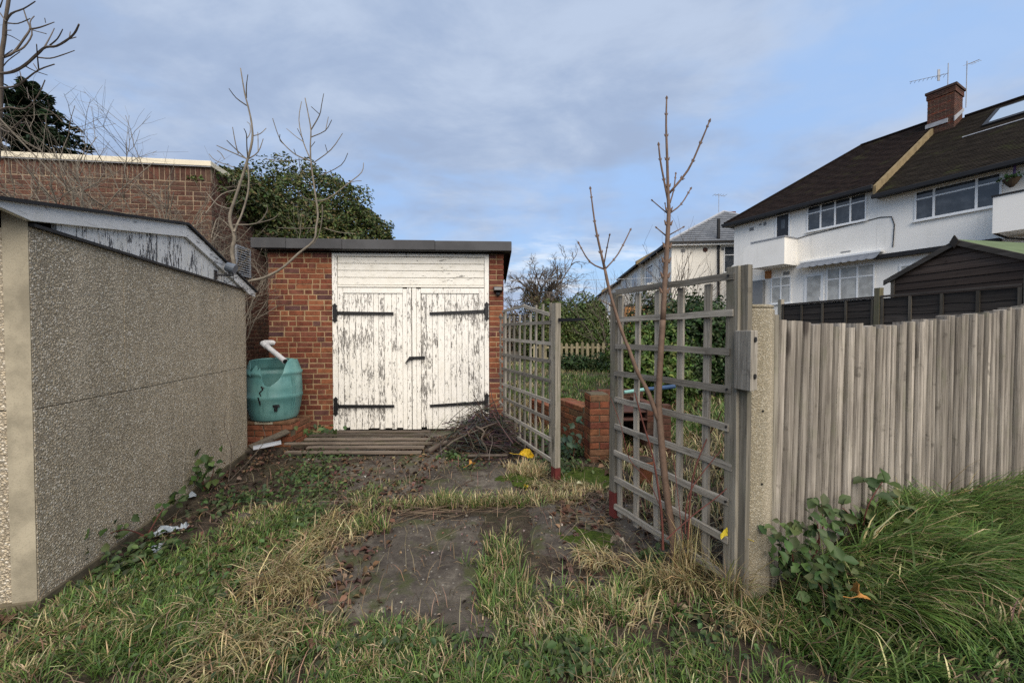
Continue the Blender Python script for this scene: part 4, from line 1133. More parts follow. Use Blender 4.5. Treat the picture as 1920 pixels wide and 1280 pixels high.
# ------------------------------------------------------------------ loose planks on the ground, one thing each
r = random.Random(77)
plab = ['narrow damp plank nearest the camera in the row before the garage doors', 'second plank from the front of the row, mossy and dark', 'third plank from the front of the row before the doors',
        'fourth plank from the front, just over halfway back to the doors', 'fifth plank from the front, the last but one before the doorstep', 'hindmost plank of the row, closest to the white garage doors']
yy = [4.37, 4.49, 4.60, 4.72, 4.83, 4.95]
for i, y in enumerate(yy):
    x0 = (-2.62, -2.45, -2.70, -2.52, -2.58, -2.42)[i] + r.uniform(-.04, .04); x1 = (-1.02, -1.05, -1.0, -1.04, -1.08, -1.06)[i] + r.uniform(-.04, .04)
    zc = .040 + .018 * i
    o = MB().beam((x0 - (x0 + x1)/2, 0, 0), (x1 - (x0 + x1)/2, r.uniform(-.015, .015), r.uniform(-.005, .005)), .024, .062, up=(0, 1, 0), seg=8, jit=.0025, rng=r).build('plank', plank_x, None, bevel=.005)
    o.location = ((x0 + x1) / 2, y, zc); o.rotation_euler = (R(r.uniform(-6, 6)), 0, 0)
    tag(o, plab[i], 'plank', 'planks lying before the garage doors')

# ------------------------------------------------------------------ low garden wall, barbecue, garden bits
gwall = thing('garden_wall', 'low old brick garden wall stepping back from the brick pillar', 'wall', (.92, 4.28, 0), 0)
B = Bricks(gwall, [brick_old, brick_brown], random.Random(81))
def wall_run(B, p0, p1, rows, thick, core, z0=-.02, both=True):
    p0 = Vector(p0); p1 = Vector(p1); d = (p1 - p0); ln = d.length; an = math.degrees(math.atan2(d.y, d.x))
    for k in range(rows):
        z = z0 + .0375 + k * .075
        for (c, wd) in course(0, ln, 'str', (k % 2) * .1125, B.r):
            p = p0 + d * (c / ln)
            B.put(p.x, p.y, z, wd, an)
            nrm_ = Vector((-d.y, d.x)).normalized() * thick
            if both: B.put(p.x + nrm_.x, p.y + nrm_.y, z, wd, an + 180, big=False)
    nrm_ = Vector((-d.y, d.x, 0)).normalized()
    e = d.normalized().to_3d() * .012
    a = p0.to_3d() + nrm_ * .008 + e; b = p1.to_3d() + nrm_ * .008 - e; c_ = b + nrm_ * (thick - .016); d_ = a + nrm_ * (thick - .016)
    h_ = z0 + rows * .075 - .008
    core.add([(*q.xy, z0) for q in (a, b, c_, d_)] + [(*q.xy, h_) for q in (a, b, c_, d_)], BF)
core = MB()
wall_run(B, (-.62, 1.85), (-.045, .35), 5, .21, core)
wall_run(B, (-.30, 1.02), (-.05, .36), 7, .208, core, both=True)
core.build('core', mortar_d, gwall)
B.finish(300)
pil = thing('brick_pillar', 'short square pillar of old red bricks at the end of the garden wall', 'pillar', (.955, 4.32, 0), 6)
B = Bricks(pil, [brick_old, brick_red], random.Random(83))
MB().box(-.10, .10, -.10, .10, -.05, .73).build('core', mortar_d, pil)
for k in range(10):
    z = .01 + k * .075
    for q in range(4):
        rot = q * 90; v_ = Matrix.Rotation(R(rot), 4, 'Z')
        for (c, wd) in (((0, .215),) if (k + q) % 2 else ((-.056, .1025), (.056, .1025))):
            p = v_ @ Vector((c, -.109, 0)); B.put(p.x, p.y, z, wd, rot, mi=k % 3 == 2)
B.finish(120)
bq = thing('brick_barbecue', 'brick barbecue with rusty shelves behind the open trellis gate', 'barbecue', (1.07, 4.45, 0), 4)
B = Bricks(bq, [brick_brown, brick_old], random.Random(85)); core = MB()
wall_run(B, (.115, .60), (.72, .60), 9, .10, core)
wall_run(B, (.62, .0), (.62, .58), 8, .10, core)
B2 = [(x, .62, 9 * .075 - .02 + .03) for x in (.0,)]
wall_run(B, (.76, .0), (.64, .0), 8, .10, core, both=False)
wall_run(B, (.0, .60), (.0, .04), 9, .10, core)
core.build('core', mortar_d, bq)
B.finish(300)
MB().box(.02, .60, .02, .56, .47, .485).build('shelf', rust, bq)
MB().box(-.06, .52, -.02, .50, .385, .40).build('shelf', rust, bq)
nd = thing('garden_pole', 'aqua and blue pole lying across the top of the brick barbecue', 'pole', (1.72, 4.80, .70))
MB().tube([(-.33, -.05, -.03), (-.05, 0, 0)], .022, 10).build('aqua_end', aqua_pl, nd)
MB().tube([(-.048, 0, 0), (.12, .02, .012)], .023, 10).tube([(.12, .02, .012), (.34, .05, .03)], .026, 10).build('blue_end', blue_pl, nd)
pt = thing('flower_pot', 'terracotta flower pot half hidden behind the barred gate', 'pot', (1.22, 3.55, .02))
MB().tube([(0, 0, 0), (0, 0, .17)], [.07, .10], 18).tube([(0, 0, .172), (0, 0, .21)], .112, 18).build('pot', terracotta, pt)
MB().tube([(0, 0, .2115), (0, 0, .213)], .095, 18).build('soil', soil, pt)
# picket fence far across the lawn
pk = thing('picket_fence', 'low greenish picket fence across the back of the lawn', 'fence', (1.6, 16.9, g1(2.5, 17)), 3)
r = random.Random(91)
for i in range(19):
    x = -.6 + i * .235; h_ = .92 + r.uniform(-.07, .05)
    MB().prism([(x - .06, 0), (x + .06, 0), (x + .06, h_ - .06), (x, h_), (x - .06, h_ - .06)], 'y', -.02 + r.uniform(-.006, .006), .012).build('picket', picket_w, pk)
MB().box(-.8, 3.9, .014, .06, .66, .75).box(-.8, 3.9, .014, .06, .18, .26).build('rail', picket_w, pk)
wl = thing('slatted_screen', 'white boarded structure glimpsed between the hedge and the barred gate', 'screen', (5.0, 20.2, g1(5, 20)), -4)
for k in range(9): MB().box(-.42, .55, -.02, .02 + .01 * (k % 2), .1 + k * .24, .1 + k * .24 + .225).build('board', upvc, wl)
MB().box(-.42, .55, .035, .08, .05, 2.3).build('backing', grey_box, wl)
of = thing('orange_fence', 'bright new orange timber fence beyond the laurel bushes', 'fence', (4.3, 14.6, 0), -4)
for k in range(22):
    x = k * .125; MB().box(x + .003, x + .122, -.01 - .004 * (k % 2), .012, .3, 2.42).build('board', orange_fence, of)
MB().box(-.02, 2.8, -.03, -.016, 2.425, 2.46).build('cap', dark_x, of)
MB().box(-.02, 2.8, .014, .05, .3, 2.4).build('backing', orange_fence, of)
tw = thing('telephone_cable', 'thin pale cable sagging across the sky between garden and distant houses', 'cable')
p0, p1 = at(930, 525, 27), at(1262, 519, 24.2); tw.location = p0
pts = []
for k in range(13):
    t = k / 12; p = p0.lerp(p1, t); p.z -= .10 * 4 * t * (1 - t); pts.append(p - p0)
MB().tube(pts, .014, 5).build('wire', pale_cable, tw)

# debris in the corner by the concrete garage
db = thing('broken_gutter', 'snapped length of grey plastic gutter lying by the concrete garage corner', 'gutter', (-2.80, 4.36, .10), 35)
MB().add([(-.13, -.03, 0), (.14, -.03, .02), (.14, -.02, .045), (-.13, -.02, .03), (-.13, .03, 0), (.14, .03, .02), (.14, .04, .05), (-.13, .04, .03)], [(0,1,2,3),(4,7,6,5),(0,4,5,1),(3,2,6,7),(0,3,7,4),(1,5,6,2)]).build('gutter', vent_m, db)
for i, (x, y, z, an, ln, lab) in enumerate(((-2.93, 4.62, .12, 60, .42, 'brown broken board propped in the corner behind the snapped gutter'), (-2.99, 4.50, .07, 30, .30, 'short dark board flat on the rubble by the gutter'))):
    o = MB().beam((-ln/2, 0, -.05), (ln/2, 0, .06), .09, .02, up=(0, 0, 1)).build('scrap_board', dark_z if i == 0 else plank_x, None); o.location = (x, y, z); o.rotation_euler = (.3, 0, R(an)); tag(o, lab, 'board')
r = random.Random(95)
plabs = ['pale scrap of plastic sheet nearest the concrete garage wall', 'largest crumpled bluish plastic scrap in the litter', 'small bluish plastic scrap beside the largest one', 'crumpled plastic scrap closest to the camera by the grass']
for i, (px, py, sz) in enumerate(((352, 930, .06), (305, 1002, .08), (340, 994, .04), (290, 1032, .065))):
    z_ = 1.4 * 720 / (py - 625); x_ = (px - 960) / 720 * z_
    vs = []; fs = []
    for j in range(6):
        for k in range(6):
            vs.append(((k / 5 - .5) * sz * 1.6 + r.uniform(-.012, .012), (j / 5 - .5) * sz + r.uniform(-.012, .012), .03 + r.uniform(0, .05) * (1 - abs(k - 2.5) / 3)))
    for j in range(5):
        for k in range(5): fs.append((j*6 + k, j*6 + k + 1, j*6 + 7 + k, j*6 + 6 + k))
    m = MB().add(vs, fs).mesh('plastic_scrap'); o = link('plastic_scrap', m, plastic_w); o.location = (x_, z_, g1(x_, z_)); o.rotation_euler.z = r.uniform(0, 3)
    s_ = o.modifiers.new('thick', 'SOLIDIFY'); s_.thickness = .002
    tag(o, plabs[i], 'plastic scrap', 'plastic scraps in the litter')

# ------------------------------------------------------------------ bare woody plants
def smooth(pts, sub=3):
    P = [Vector(p) for p in pts]
    if len(P) < 3: return P
    out = []
    for i in range(len(P) - 1):
        a = P[max(i-1, 0)]; b = P[i]; c = P[i+1]; d = P[min(i+2, len(P)-1)]
        for k in range(sub):
            t = k / sub
            out.append(.5 * ((2*b) + (c - a) * t + (2*a - 5*b + 4*c - d) * t*t + (3*b - a - 3*c + d) * t**3))
    out.append(P[-1]); return out
def limb(mb, px, Y0, Y1, r0, r1, n=6, buds=None, r=None):
    pts = [at(x, y, Y0 + (Y1 - Y0) * i / max(1, len(px) - 1)) for i, (x, y) in enumerate(px)]
    pts = smooth(pts, 3); k = len(pts)
    rad = [r0 + (r1 - r0) * i / (k - 1) for i in range(k)]
    if r: rad = [q * r.uniform(.93, 1.08) for q in rad]
    mb.tube(pts, rad, n)
    if buds is not None:
        L_ = 0
        for i in range(1, k):
            L_ += (pts[i] - pts[i-1]).length
            if L_ > .085 and i < k - 1:
                L_ = 0; d = (pts[i] - pts[i-1]).normalized(); s_ = Vector((d.z, 0, -d.x)).normalized() * rad[i]
                for sg in (-1, 1):
                    p = pts[i] + s_ * sg; buds.tube([p, p + s_ * sg * 1.0 + d * rad[i] * 2.2], [rad[i] * .75, rad[i] * .2], 5)
        d = (pts[-1] - pts[-2]).normalized(); q = max(r1, .0022)
        buds.tube([pts[-1] - d * q, pts[-1] + d * q * 2.2, pts[-1] + d * q * 4.5], [q * 1.0, q * 1.5, q * .25], 6)
        for sg in (-1, 1):
            s_ = Vector((d.z, 0, -d.x)).normalized() * q * sg
            buds.tube([pts[-1] - d * q * 2, pts[-1] + s_ * 2.0 + d * q * 1.2], [q * .9, q * .3], 5)
    return pts
def sc(pts, s, ox, oy): return [(ox + x / s, oy + y / s) for x, y in pts]

sp = thing('sapling', 'tall reddish bare sapling with forked stems growing in front of the barred gate', 'sapling', (1.0, 2.28, 0))
bud = MB(); r = random.Random(3); W = .5 * 2.28 / 720
MB_t = MB(); limb(MB_t, [(1263, 1040), (1262, 1012), (1247, 900), (1238, 800), (1235, 745), (1239, 660), (1243, 600)], 2.26, 2.30, 14 * W, 10.4 * W, 9, None, None)
limb(MB_t, [(1243, 600), (1247, 520), (1252, 440), (1254, 395), (1253, 370), (1251, 300), (1249, 235), (1250, 185)], 2.30, 2.34, 10.4 * W, 2.6 * W, 9, bud, None)
MB_t.build('trunk', bark_r, sp, world=True, smooth=True)
for px, w0, w1 in (([(1255, 362), (1290, 319), (1313, 269), (1330, 228)], 4.6, 2.6), ([(1253, 378), (1245, 338), (1238, 300), (1235, 272)], 4.2, 2.6), ([(1256, 381), (1263, 357), (1267, 326)], 3, 2), ([(1257, 399), (1277, 383), (1295, 354)], 3.2, 2.2),
                   ([(1250, 399), (1223, 376)], 2.6, 1.8), ([(1250, 443), (1231, 427)], 2.6, 1.8), ([(1256, 440), (1281, 426)], 2.6, 1.8), ([(1249, 398), (1247, 382)], 2, 1.6)):
    b = MB(); limb(b, px, 2.33, 2.33 + r.uniform(-.12, .12), w0 * W, w1 * W, 6, bud, r); b.build('branch', bark_r, sp, world=True, smooth=True)
b = MB(); limb(b, [(1236, 792), (1216, 737), (1195, 697), (1181, 659), (1164, 616), (1144, 550), (1134, 504)], 2.28, 2.40, 8.5 * W, 5.5 * W, 7, None, r)
limb(b, [(1134, 504), (1123, 457), (1115, 416), (1107, 354)], 2.40, 2.42, 5.4 * W, 2.4 * W, 6, bud, r); b.build('side_stem', bark_r, sp, world=True, smooth=True)
for px, w0, w1 in (([(1134, 505), (1106, 491), (1085, 456)], 3.2, 2.2), ([(1132, 498), (1138, 465), (1143, 441)], 2.8, 1.8), ([(1135, 504), (1159, 476), (1182, 431)], 3.4, 2.2), ([(1150, 575), (1125, 562)], 2, 1.5)):
    b = MB(); limb(b, px, 2.40, 2.40 + r.uniform(-.1, .1), w0 * W, w1 * W, 6, bud, r); b.build('branch', bark_r, sp, world=True, smooth=True)
bud.build('buds', bark_r, sp, world=True, kind='stuff')

cn = thing('bramble_cane', 'thin dark red leafless canes at the foot of the barred gate', 'shrub', (1.05, 2.1, 0))
for px, w0, w1, Y in (([(1243, 1030), (1240, 960), (1225, 860), (1205, 790), (1190, 735)], 4.4, 2, 2.12), ([(1290, 1010), (1298, 900), (1322, 830), (1344, 790), (1352, 770)], 3, 1.6, 2.1), ([(1285, 1000), (1290, 930), (1330, 870), (1365, 830)], 2.4, 1.4, 2.05),
                      ([(1250, 1010), (1300, 965), (1340, 935), (1363, 915)], 2.2, 1.4, 2.0), ([(1238, 950), (1215, 900), (1180, 860), (1165, 800), (1145, 745)], 1.6, 1, 2.15), ([(1280, 1010), (1270, 920), (1262, 850)], 1.6, 1, 2.0)):
    b = MB(); limb(b, px, Y, Y + r.uniform(-.1, .15), w0 * W, w1 * W, 6, None, r); b.build('cane', bark_red, cn, world=True)

W5 = .5 * 5.0 / 720
s1 = thing('bare_sapling', 'slender bare sapling by the louvre vent, left of the white garage', 'sapling', (-3.55, 4.95, 0))
b = MB(); limb(b, [(446, 640), (442, 560), (441, 510), (435, 470), (440, 445), (431, 415), (433, 395), (439, 378), (448, 350), (462, 307), (473, 263), (471.6, 230), (464.7, 197.5), (459, 175.6), (451, 128)], 4.95, 4.9, 8 * W5, 1.8 * W5, 7, None, r); b.tube([at(446, 640, 4.95), (at(446, 640, 4.95).x, 4.95, -.05)], [.03, .035], 7); b.build('trunk', bark_g, s1, world=True, smooth=True)
S2 = lambda p: sc(p, 3.658, 380, 110)
tw_ = MB()
for p, w0 in (([(215, 1190), (235, 1140), (270, 1060), (310, 920), (316, 800), (306, 715)], 4.5), ([(300, 270), (300, 190), (310, 110)], 2.2), ([(302, 322), (230, 270), (180, 205)], 2.4), ([(310, 690), (240, 660), (150, 620), (95, 595)], 2.6), ([(290, 680), (205, 600), (165, 560)], 2.2), ([(245, 655), (225, 580), (205, 470)], 2),
              ([(310, 690), (380, 640), (415, 550)], 2.4), ([(380, 640), (380, 560), (378, 505)], 1.6), ([(345, 530), (395, 515), (435, 478)], 1.8), ([(310, 690), (303, 600), (300, 520), (283, 480)], 2.4), ([(305, 545), (325, 510), (325, 455), (305, 435)], 1.6), ([(210, 1140), (370, 1130), (440, 1050), (440, 1000)], 2.6), ([(370, 1130), (480, 1100), (520, 1065)], 2.0),
              ([(190, 1030), (100, 1000), (20, 910)], 2.2), ([(230, 900), (130, 930), (60, 1010), (20, 1060)], 2.0), ([(200, 1170), (110, 1090), (70, 1180), (60, 1230)], 1.8), ([(150, 690), (125, 650), (100, 630)], 1.4), ([(215, 745), (90, 700), (45, 655)], 1.4), ([(225, 1200), (140, 1230), (60, 1190), (-40, 1180)], 1.8)):
    limb(tw_, S2(p), 4.92, 4.92 + r.uniform(-.35, .35), w0 * W5, max(1.2, w0 * .5) * W5, 5, None, r)
tw_.build('branches', bark_g, s1, world=True)
s2 = thing('bare_sapling', 'bare sapling arching up in front of the grey garage roof and ivy', 'sapling', (-3.4, 4.95, 0))
b = MB(); limb(b, [(440, 620), (448, 560), (462, 530), (495, 521), (530, 502), (560, 475), (588, 452), (593, 425), (596, 400), (590, 356), (583.5, 307), (582, 274), (583, 244), (578, 214), (572, 184)], 4.95, 5.0, 5.5 * W5, 1.6 * W5, 7, None, r); b.tube([at(440, 620, 4.95), (at(440, 620, 4.95).x, 4.95, -.05)], [.02, .028], 6); b.build('trunk', bark_g, s2, world=True, smooth=True)
tw_ = MB()
for p, w0 in (([(742, 490), (800, 390), (815, 320), (830, 240)], 2.2), ([(800, 380), (745, 330)], 1.4), ([(740, 540), (840, 495), (885, 420)], 2.0), ([(845, 485), (862, 400)], 1.3), ([(760, 715), (880, 625), (960, 512)], 2.2), ([(855, 640), (840, 590)], 1.3), ([(740, 690), (690, 570), (660, 420), (678, 295)], 2.4), ([(690, 570), (640, 535), (575, 480)], 1.8),
              ([(735, 700), (640, 660), (560, 590), (520, 530), (480, 410)], 2.4), ([(560, 590), (530, 560), (530, 520)], 1.4), ([(770, 975), (860, 960), (1000, 855), (1090, 780), (1103, 715)], 2.6), ([(1000, 855), (1050, 840), (1090, 838)], 1.3), ([(820, 800), (950, 730), (995, 648)], 1.8), ([(650, 905), (700, 955), (775, 978)], 2.0), ([(820, 1000), (820, 1080), (800, 1200), (760, 1275)], 2.0),
              ([(700, 800), (670, 760), (660, 680)], 1.5), ([(640, 660), (625, 620)], 1.2), ([(740, 610), (770, 570)], 1.2), ([(830, 1160), (930, 1190), (1050, 1200)], 1.3), ([(780, 1160), (640, 1165), (520, 1160)], 1.3), ([(690, 560), (650, 480)], 1.2), ([(700, 690), (560, 700), (430, 690)], 1.2)):
    limb(tw_, S2(p), 5.0, 5.0 + r.uniform(-.35, .3), w0 * W5, max(1.1, w0 * .5) * W5, 5, None, r)
tw_.build('branches', bark_g, s2, world=True)

W4 = .5 * 4.3 / 720
lt_ = thing('bare_tree', 'bare tree reaching in from the left edge above the concrete garage', 'tree', (-5.75, 4.3, 0))
b = MB(); S1 = lambda p: sc(p, 4.267, 0, 0)
limb(b, [(-30, 640), (-18, 420), (-6, 300), (0, 200), (1, 164), (2, 110), (8, 70), (10, 40), (17, -6), (22, -60)], 4.35, 4.3, 10 * W4, 4 * W4, 8, None, r); b.tube([at(-30, 640, 4.35), (at(-30, 640, 4.35).x, 4.35, -.05)], [10 * W4, 13 * W4], 8); b.build('trunk', bark_d, lt_, world=True, smooth=True)
tw_ = MB()
for p, w0 in (([(5, 590), (100, 575), (200, 520), (300, 430), (360, 380), (450, 370), (550, 310), (600, 260), (632, 195)], 5), ([(25, 460), (110, 420), (200, 300), (240, 230), (215, 160), (188, 75)], 4), ([(110, 420), (190, 380), (255, 280), (240, 180), (275, 130)], 3), ([(45, 180), (90, 110), (190, 70), (282, 12)], 3.5), ([(60, 185), (140, 190), (240, 150)], 2.5),
              ([(240, 235), (320, 220), (435, 178)], 3), ([(0, 705), (130, 690), (200, 640), (310, 560), (435, 515)], 3.6), ([(355, 380), (400, 300), (435, 228)], 2.4), ([(400, 362), (460, 310), (502, 235)], 2.4), ([(300, 460), (400, 468), (500, 440), (597, 405)], 2.6), ([(310, 555), (300, 450), (293, 355)], 2.2), ([(540, 318), (610, 298)], 1.8), ([(555, 300), (562, 255)], 1.6), ([(200, 528), (270, 565), (380, 602)], 2.2),
              ([(180, 660), (158, 570)], 1.6), ([(300, 560), (268, 510)], 1.6), ([(0, 105), (30, 150), (48, 172)], 2.2), ([(0, 60), (25, -10)], 2.4), ([(40, 275), (90, 290), (160, 330)], 1.8), ([(45, 245), (90, 243)], 1.4), ([(30, 450), (100, 400)], 2), ([(25, 530), (70, 480), (160, 415)], 1.8), ([(365, 185), (357, 145)], 1.2), ([(250, 240), (370, 272)], 1.6),
              ([(-40, 900), (60, 860), (200, 870), (300, 770), (360, 640)], 3.6), ([(230, 790), (215, 700)], 1.5), ([(-30, 1000), (80, 1060), (160, 980), (260, 850)], 2.6), ([(0, 900), (110, 960), (200, 1050), (330, 1120)], 2.6), ([(120, 1000), (240, 990), (235, 1180)], 2), ([(-20, 1180), (60, 1060), (170, 960)], 2.4), ([(380, 880), (395, 880), (382, 805)], 1.5), ([(330, 860), (420, 900), (500, 980)], 2)):
    limb(tw_, S1(p), 4.3, 4.3 + r.uniform(-.6, .5), w0 * W4, max(1.3, w0 * .45) * W4, 5, None, r)
tw_.build('branches', bark_d, lt_, world=True)

def twiggy(mb, p, d, ln, rad, depth, r, split=(2, 4), spread=.6, up=.15, shrink=.68, n=4, curve=.25):
    """Recursive bare branching."""
    pts = [p]; dd = d.normalized()
    k = 4 if depth > 1 else 3
    for i in range(k):
        dd = (dd + Vector((r.gauss(0, curve), r.gauss(0, curve), r.gauss(0, curve) + up)) * .5).normalized()
        pts.append(pts[-1] + dd * ln / k)
    mb.tube(pts, [rad * (1 - .45 * i / k) for i in range(k + 1)], n if depth > 0 else 3, cap=False)
    if depth <= 0: return
    for j in range(r.randint(*split)):
        t = r.uniform(.35, 1.0); i = min(k - 1, int(t * k)); q = pts[i].lerp(pts[i+1], t * k - i)
        ax = dd.orthogonal().normalized(); ax = Matrix.Rotation(r.uniform(0, 6.28), 3, dd) @ ax
        nd_ = (dd + ax * spread * r.uniform(.6, 1.5)).normalized()
        twiggy(mb, q, nd_, ln * shrink * r.uniform(.7, 1.15), rad * .58, depth - 1, r, split, spread, up, shrink, n, curve)

def bare_shrub(label, base, stems, ln, rad, depth, mat, seed, spread=.6, up=.2, lean=(0, 0), cat='shrub', name='bare_shrub', fan=.6, group=None, split=(2, 4)):
    t = thing(name, label, cat, base, 0, group); r = random.Random(seed)
    tr = MB(); tr.tube([(0, 0, -.1), (0, 0, .12)], rad * 1.6, 7); tr.build('stump', mat, t)
    b = MB()
    for k in range(stems):
        a = 2 * math.pi * k / stems + r.uniform(-.4, .4)
        d = Vector((math.cos(a) * fan * r.uniform(.3, 1) + lean[0], math.sin(a) * fan * .6 + lean[1], 1))
        twiggy(b, Vector((r.uniform(-.03, .03), r.uniform(-.03, .03), 0)), d, ln * r.uniform(.75, 1.1), rad, depth, r, split, spread, up)
    b.build('branches', mat, t)
    return t
bare_shrub('wide tangled bare shrub between the pebbledashed garage and the brown brick wall', (-4.72, 4.75, 1.45), 12, 1.55, .0135, 4, bark_g, 12, spread=.85, up=.10, fan=.95)
bare_shrub('low bare tangle of twigs at the far left behind the pebbledashed garage roof', (-6.0, 4.9, 1.5), 10, 1.3, .012, 4, bark_g, 14, spread=.9, up=.02, fan=1.1)
bare_shrub('bare twiggy growth against the corner of the brown brick building', (-3.95, 5.15, .9), 8, 1.25, .009, 4, bark_g, 15, spread=.8, up=.1, fan=.75)
bare_shrub('upright bare bush in the garden before the cream end house', (4.3, 10.6, .3), 10, 1.9, .02, 3, bark_d, 16, spread=.5, up=.35, fan=.55)
bare_shrub('thin bare bush left of the upright one, before the distant terrace', (3.1, 11.2, .3), 8, 1.7, .018, 3, bark_d, 18, spread=.55, up=.3, fan=.6)

def bare_tree(label, base, h, rad, spreadr, seed, mat, depth=5, ivy=None, limbs=9, name='bare_tree', up=.03):
    t = thing(name, label, 'tree', base); r = random.Random(seed)
    tr = MB(); pts = [Vector((0, 0, -.2))]
    for k in range(5): pts.append(Vector((r.uniform(-.1, .1) * h * .1 * k, r.uniform(-.1, .1), h * .5 * (k + 1) / 5)))
    tr.tube(smooth(pts, 2), [rad * (1 - .06 * i) for i in range(len(smooth(pts, 2)))], 8); tr.build('trunk', trunk_m, t)
    b = MB()
    for k in range(limbs):
        a = 2 * math.pi * k / limbs + r.uniform(-.3, .3); q = pts[2].lerp(pts[-1], r.uniform(.3, 1))
        twiggy(b, q, Vector((math.cos(a), math.sin(a) * .8, r.uniform(.35, 1.4))), spreadr * r.uniform(.6, .8), rad * .5, depth, r, (2, 3) if depth > 4 else (2, 4), .75, up, .66, 4, .3)
    b.build('crown', mat, t)
    return t

# ------------------------------------------------------------------ leafy masses
def crown(rs, ells, n, size, cols, jit=.12, rough=.25, fscale=2.2, nrm_j=.5, asp=.5, up=.25):
    """Leaves through the outer shell of several ellipsoids (cx,cy,cz,rx,ry,rz)."""
    J = NPJ(); areas = np.array([e[3]*e[4] + e[4]*e[5] + e[3]*e[5] for e in ells]); areas = areas / areas.sum()
    for e, a in zip(ells, areas):
        k = int(n * a); d = rs.normal(size=(k, 3)); d /= np.linalg.norm(d, axis=1, keepdims=True)
        lump = vnoise(np.arctan2(d[:, 1], d[:, 0]) * fscale, d[:, 2] * fscale * 1.5, 1.0, 40 + int(rs.randint(9))) - .5
        lump2 = vnoise(np.arctan2(d[:, 1], d[:, 0]) * fscale * 3.1, d[:, 2] * fscale * 4, 1.0, 30) - .5
        rad = 1 + rough * lump * 1.4 + rough * .7 * lump2 - np.abs(rs.normal(size=k)) * jit
        P = d * np.array(e[3:6]) * rad[:, None] + np.array(e[:3])
        nr = d / np.array(e[3:6]) * min(e[3:6]) + rs.normal(size=(k, 3)) * nrm_j + np.array([0, 0, up])
        pick = rs.randint(0, len(cols), k); base = np.array(cols)[pick] * (.8 + .5 * (lump2[:, None] + .5))
        c = varcol(rs, k, base, .22, .10)
        ok = P[:, 2] > -.1
        J.add(*leaves_np(P[ok], nr[ok], size * rs.uniform(.65, 1.25, ok.sum()), c[ok], rs, asp))
    return J
def bush(name, label, cat, base, ells, n, size, cols, seed, stems=4, stem_r=.03, **kw):
    t = thing(name, label, cat, base); rs = np.random.RandomState(seed); r = random.Random(seed)
    J = crown(rs, ells, n, size, cols, **kw)
    if len(ells) > 0:      # twigs and dim inner leaves that fill the middle
        inner = [(*e[:3], e[3]*.72, e[4]*.72, e[5]*.72) for e in ells]
        J2 = crown(rs, inner, int(n * .35), size * 2.2, cols, jit=.25, rough=.3)
        J.V += J2.V; J.T += [q + J.o for q in J2.T]; J.K += J2.K; J.o += J2.o
    link('foliage', J.mesh('foliage'), leaf_m, t)
    b = MB()
    for k in range(stems):
        e = ells[k % len(ells)]
        b.tube(smooth([(e[0]*.3 + r.uniform(-.1, .1), e[1]*.3, -.1), (e[0]*.7 + r.uniform(-.2, .2), e[1]*.7, e[2]*.5), (e[0], e[1], e[2] + e[5] * .5)]), [stem_r, stem_r*.9, stem_r*.8, stem_r*.7, stem_r*.6, stem_r*.5, stem_r*.4], 5)
    b.build('stem', bark_d, t)
    return t
IVY = [(.045, .068, .018), (.065, .088, .024), (.090, .105, .032), (.034, .054, .02), (.105, .09, .036)]
iv = bush('ivy_mass', 'big rounded mass of dark ivy behind the white garage and over the brick wall', 'ivy', (-5.0, 9.4, 0),
     [(-.25, .2, 2.6, 2.35, 1.5, 2.75), (1.0, .1, 2.3, 1.45, 1.2, 2.15), (-1.4, -.4, 3.2, 1.25, 1.2, 1.9), (-.05, -2.2, 3.85, .46, 1.05, .48), (.0, -1.3, 3.5, .5, .8, .7)],
     105000, .080, IVY, 51, rough=.22, jit=.06, fscale=2.9)
LAU = [(.055, .095, .020), (.075, .12, .028), (.045, .08, .020), (.10, .14, .035)]
DRK = [(.022, .045, .016), (.032, .058, .020), (.04, .065, .022)]
bush('laurel_bush', 'bright green laurel bush seen through the bars of the right hand gate', 'bush', (2.75, 7.3, .0), [(-.45, 0, .95, .55, .6, .72), (.15, .1, .9, .62, .6, .80), (-.1, -.2, .5, .75, .5, .5)], 4200, .085, LAU, 52)
bush('laurel_bush', 'dark evergreen bush behind the gate post, right of the bright laurel', 'bush', (3.75, 7.6, .0), [(-.1, 0, 1.25, .75, .6, 1.0), (.45, .1, 1.1, .6, .6, .95), (-.4, -.1, .7, .5, .5, .6)], 4600, .085, DRK, 53)
bush('evergreen_shrub', 'mixed olive shrub rising above the laurel, before the bare bush', 'bush', (3.45, 9.0, .1), [(-.1, 0, 1.35, .75, .5, .95), (.75, .2, 1.2, .7, .5, .85)], 3600, .075, [(.045, .060, .022), (.065, .07, .03), (.03, .05, .02)], 54)
bush('evergreen_shrub', 'small dark shrub peeping out between gate post and white house', 'bush', (4.55, 7.6, .1), [(0, 0, 1.3, .42, .4, .62)], 1100, .08, DRK, 57)
hd = bush('clipped_hedge', 'tall clipped dark green hedge behind the lawn, right of the trellis gate', 'hedge', (3.25, 18.4, .0), [(.2, 0, 1.6, 1.25, .9, 1.75), (.55, -.1, 1.2, 1.05, .8, 1.5), (-.75, .2, 1.4, 1.2, .8, 1.65), (.75, .1, 2.2, .55, .7, .85)], 12500, .115, [(.062, .092, .026), (.088, .122, .036), (.05, .072, .024)], 55, rough=.10)
bush('garden_bush', 'lighter green rounded bush at the left end of the hedge', 'bush', (1.75, 17.6, .0), [(0, 0, 1.5, 1.0, .8, 1.35), (-.7, .3, 1.0, .9, .7, 1.1)], 5000, .12, [(.06, .085, .022), (.085, .105, .03), (.05, .07, .02)], 56, rough=.2)
bush('low_shrub', 'low dark shrubs under the picket fence at the end of the lawn', 'bush', (2.7, 13.8, .05), [(-.5, 0, .25, .9, .6, .40), (.8, -.4, .3, .8, .5, .5), (1.7, -1.2, .3, .7, .6, .45)], 2600, .09, DRK, 58)
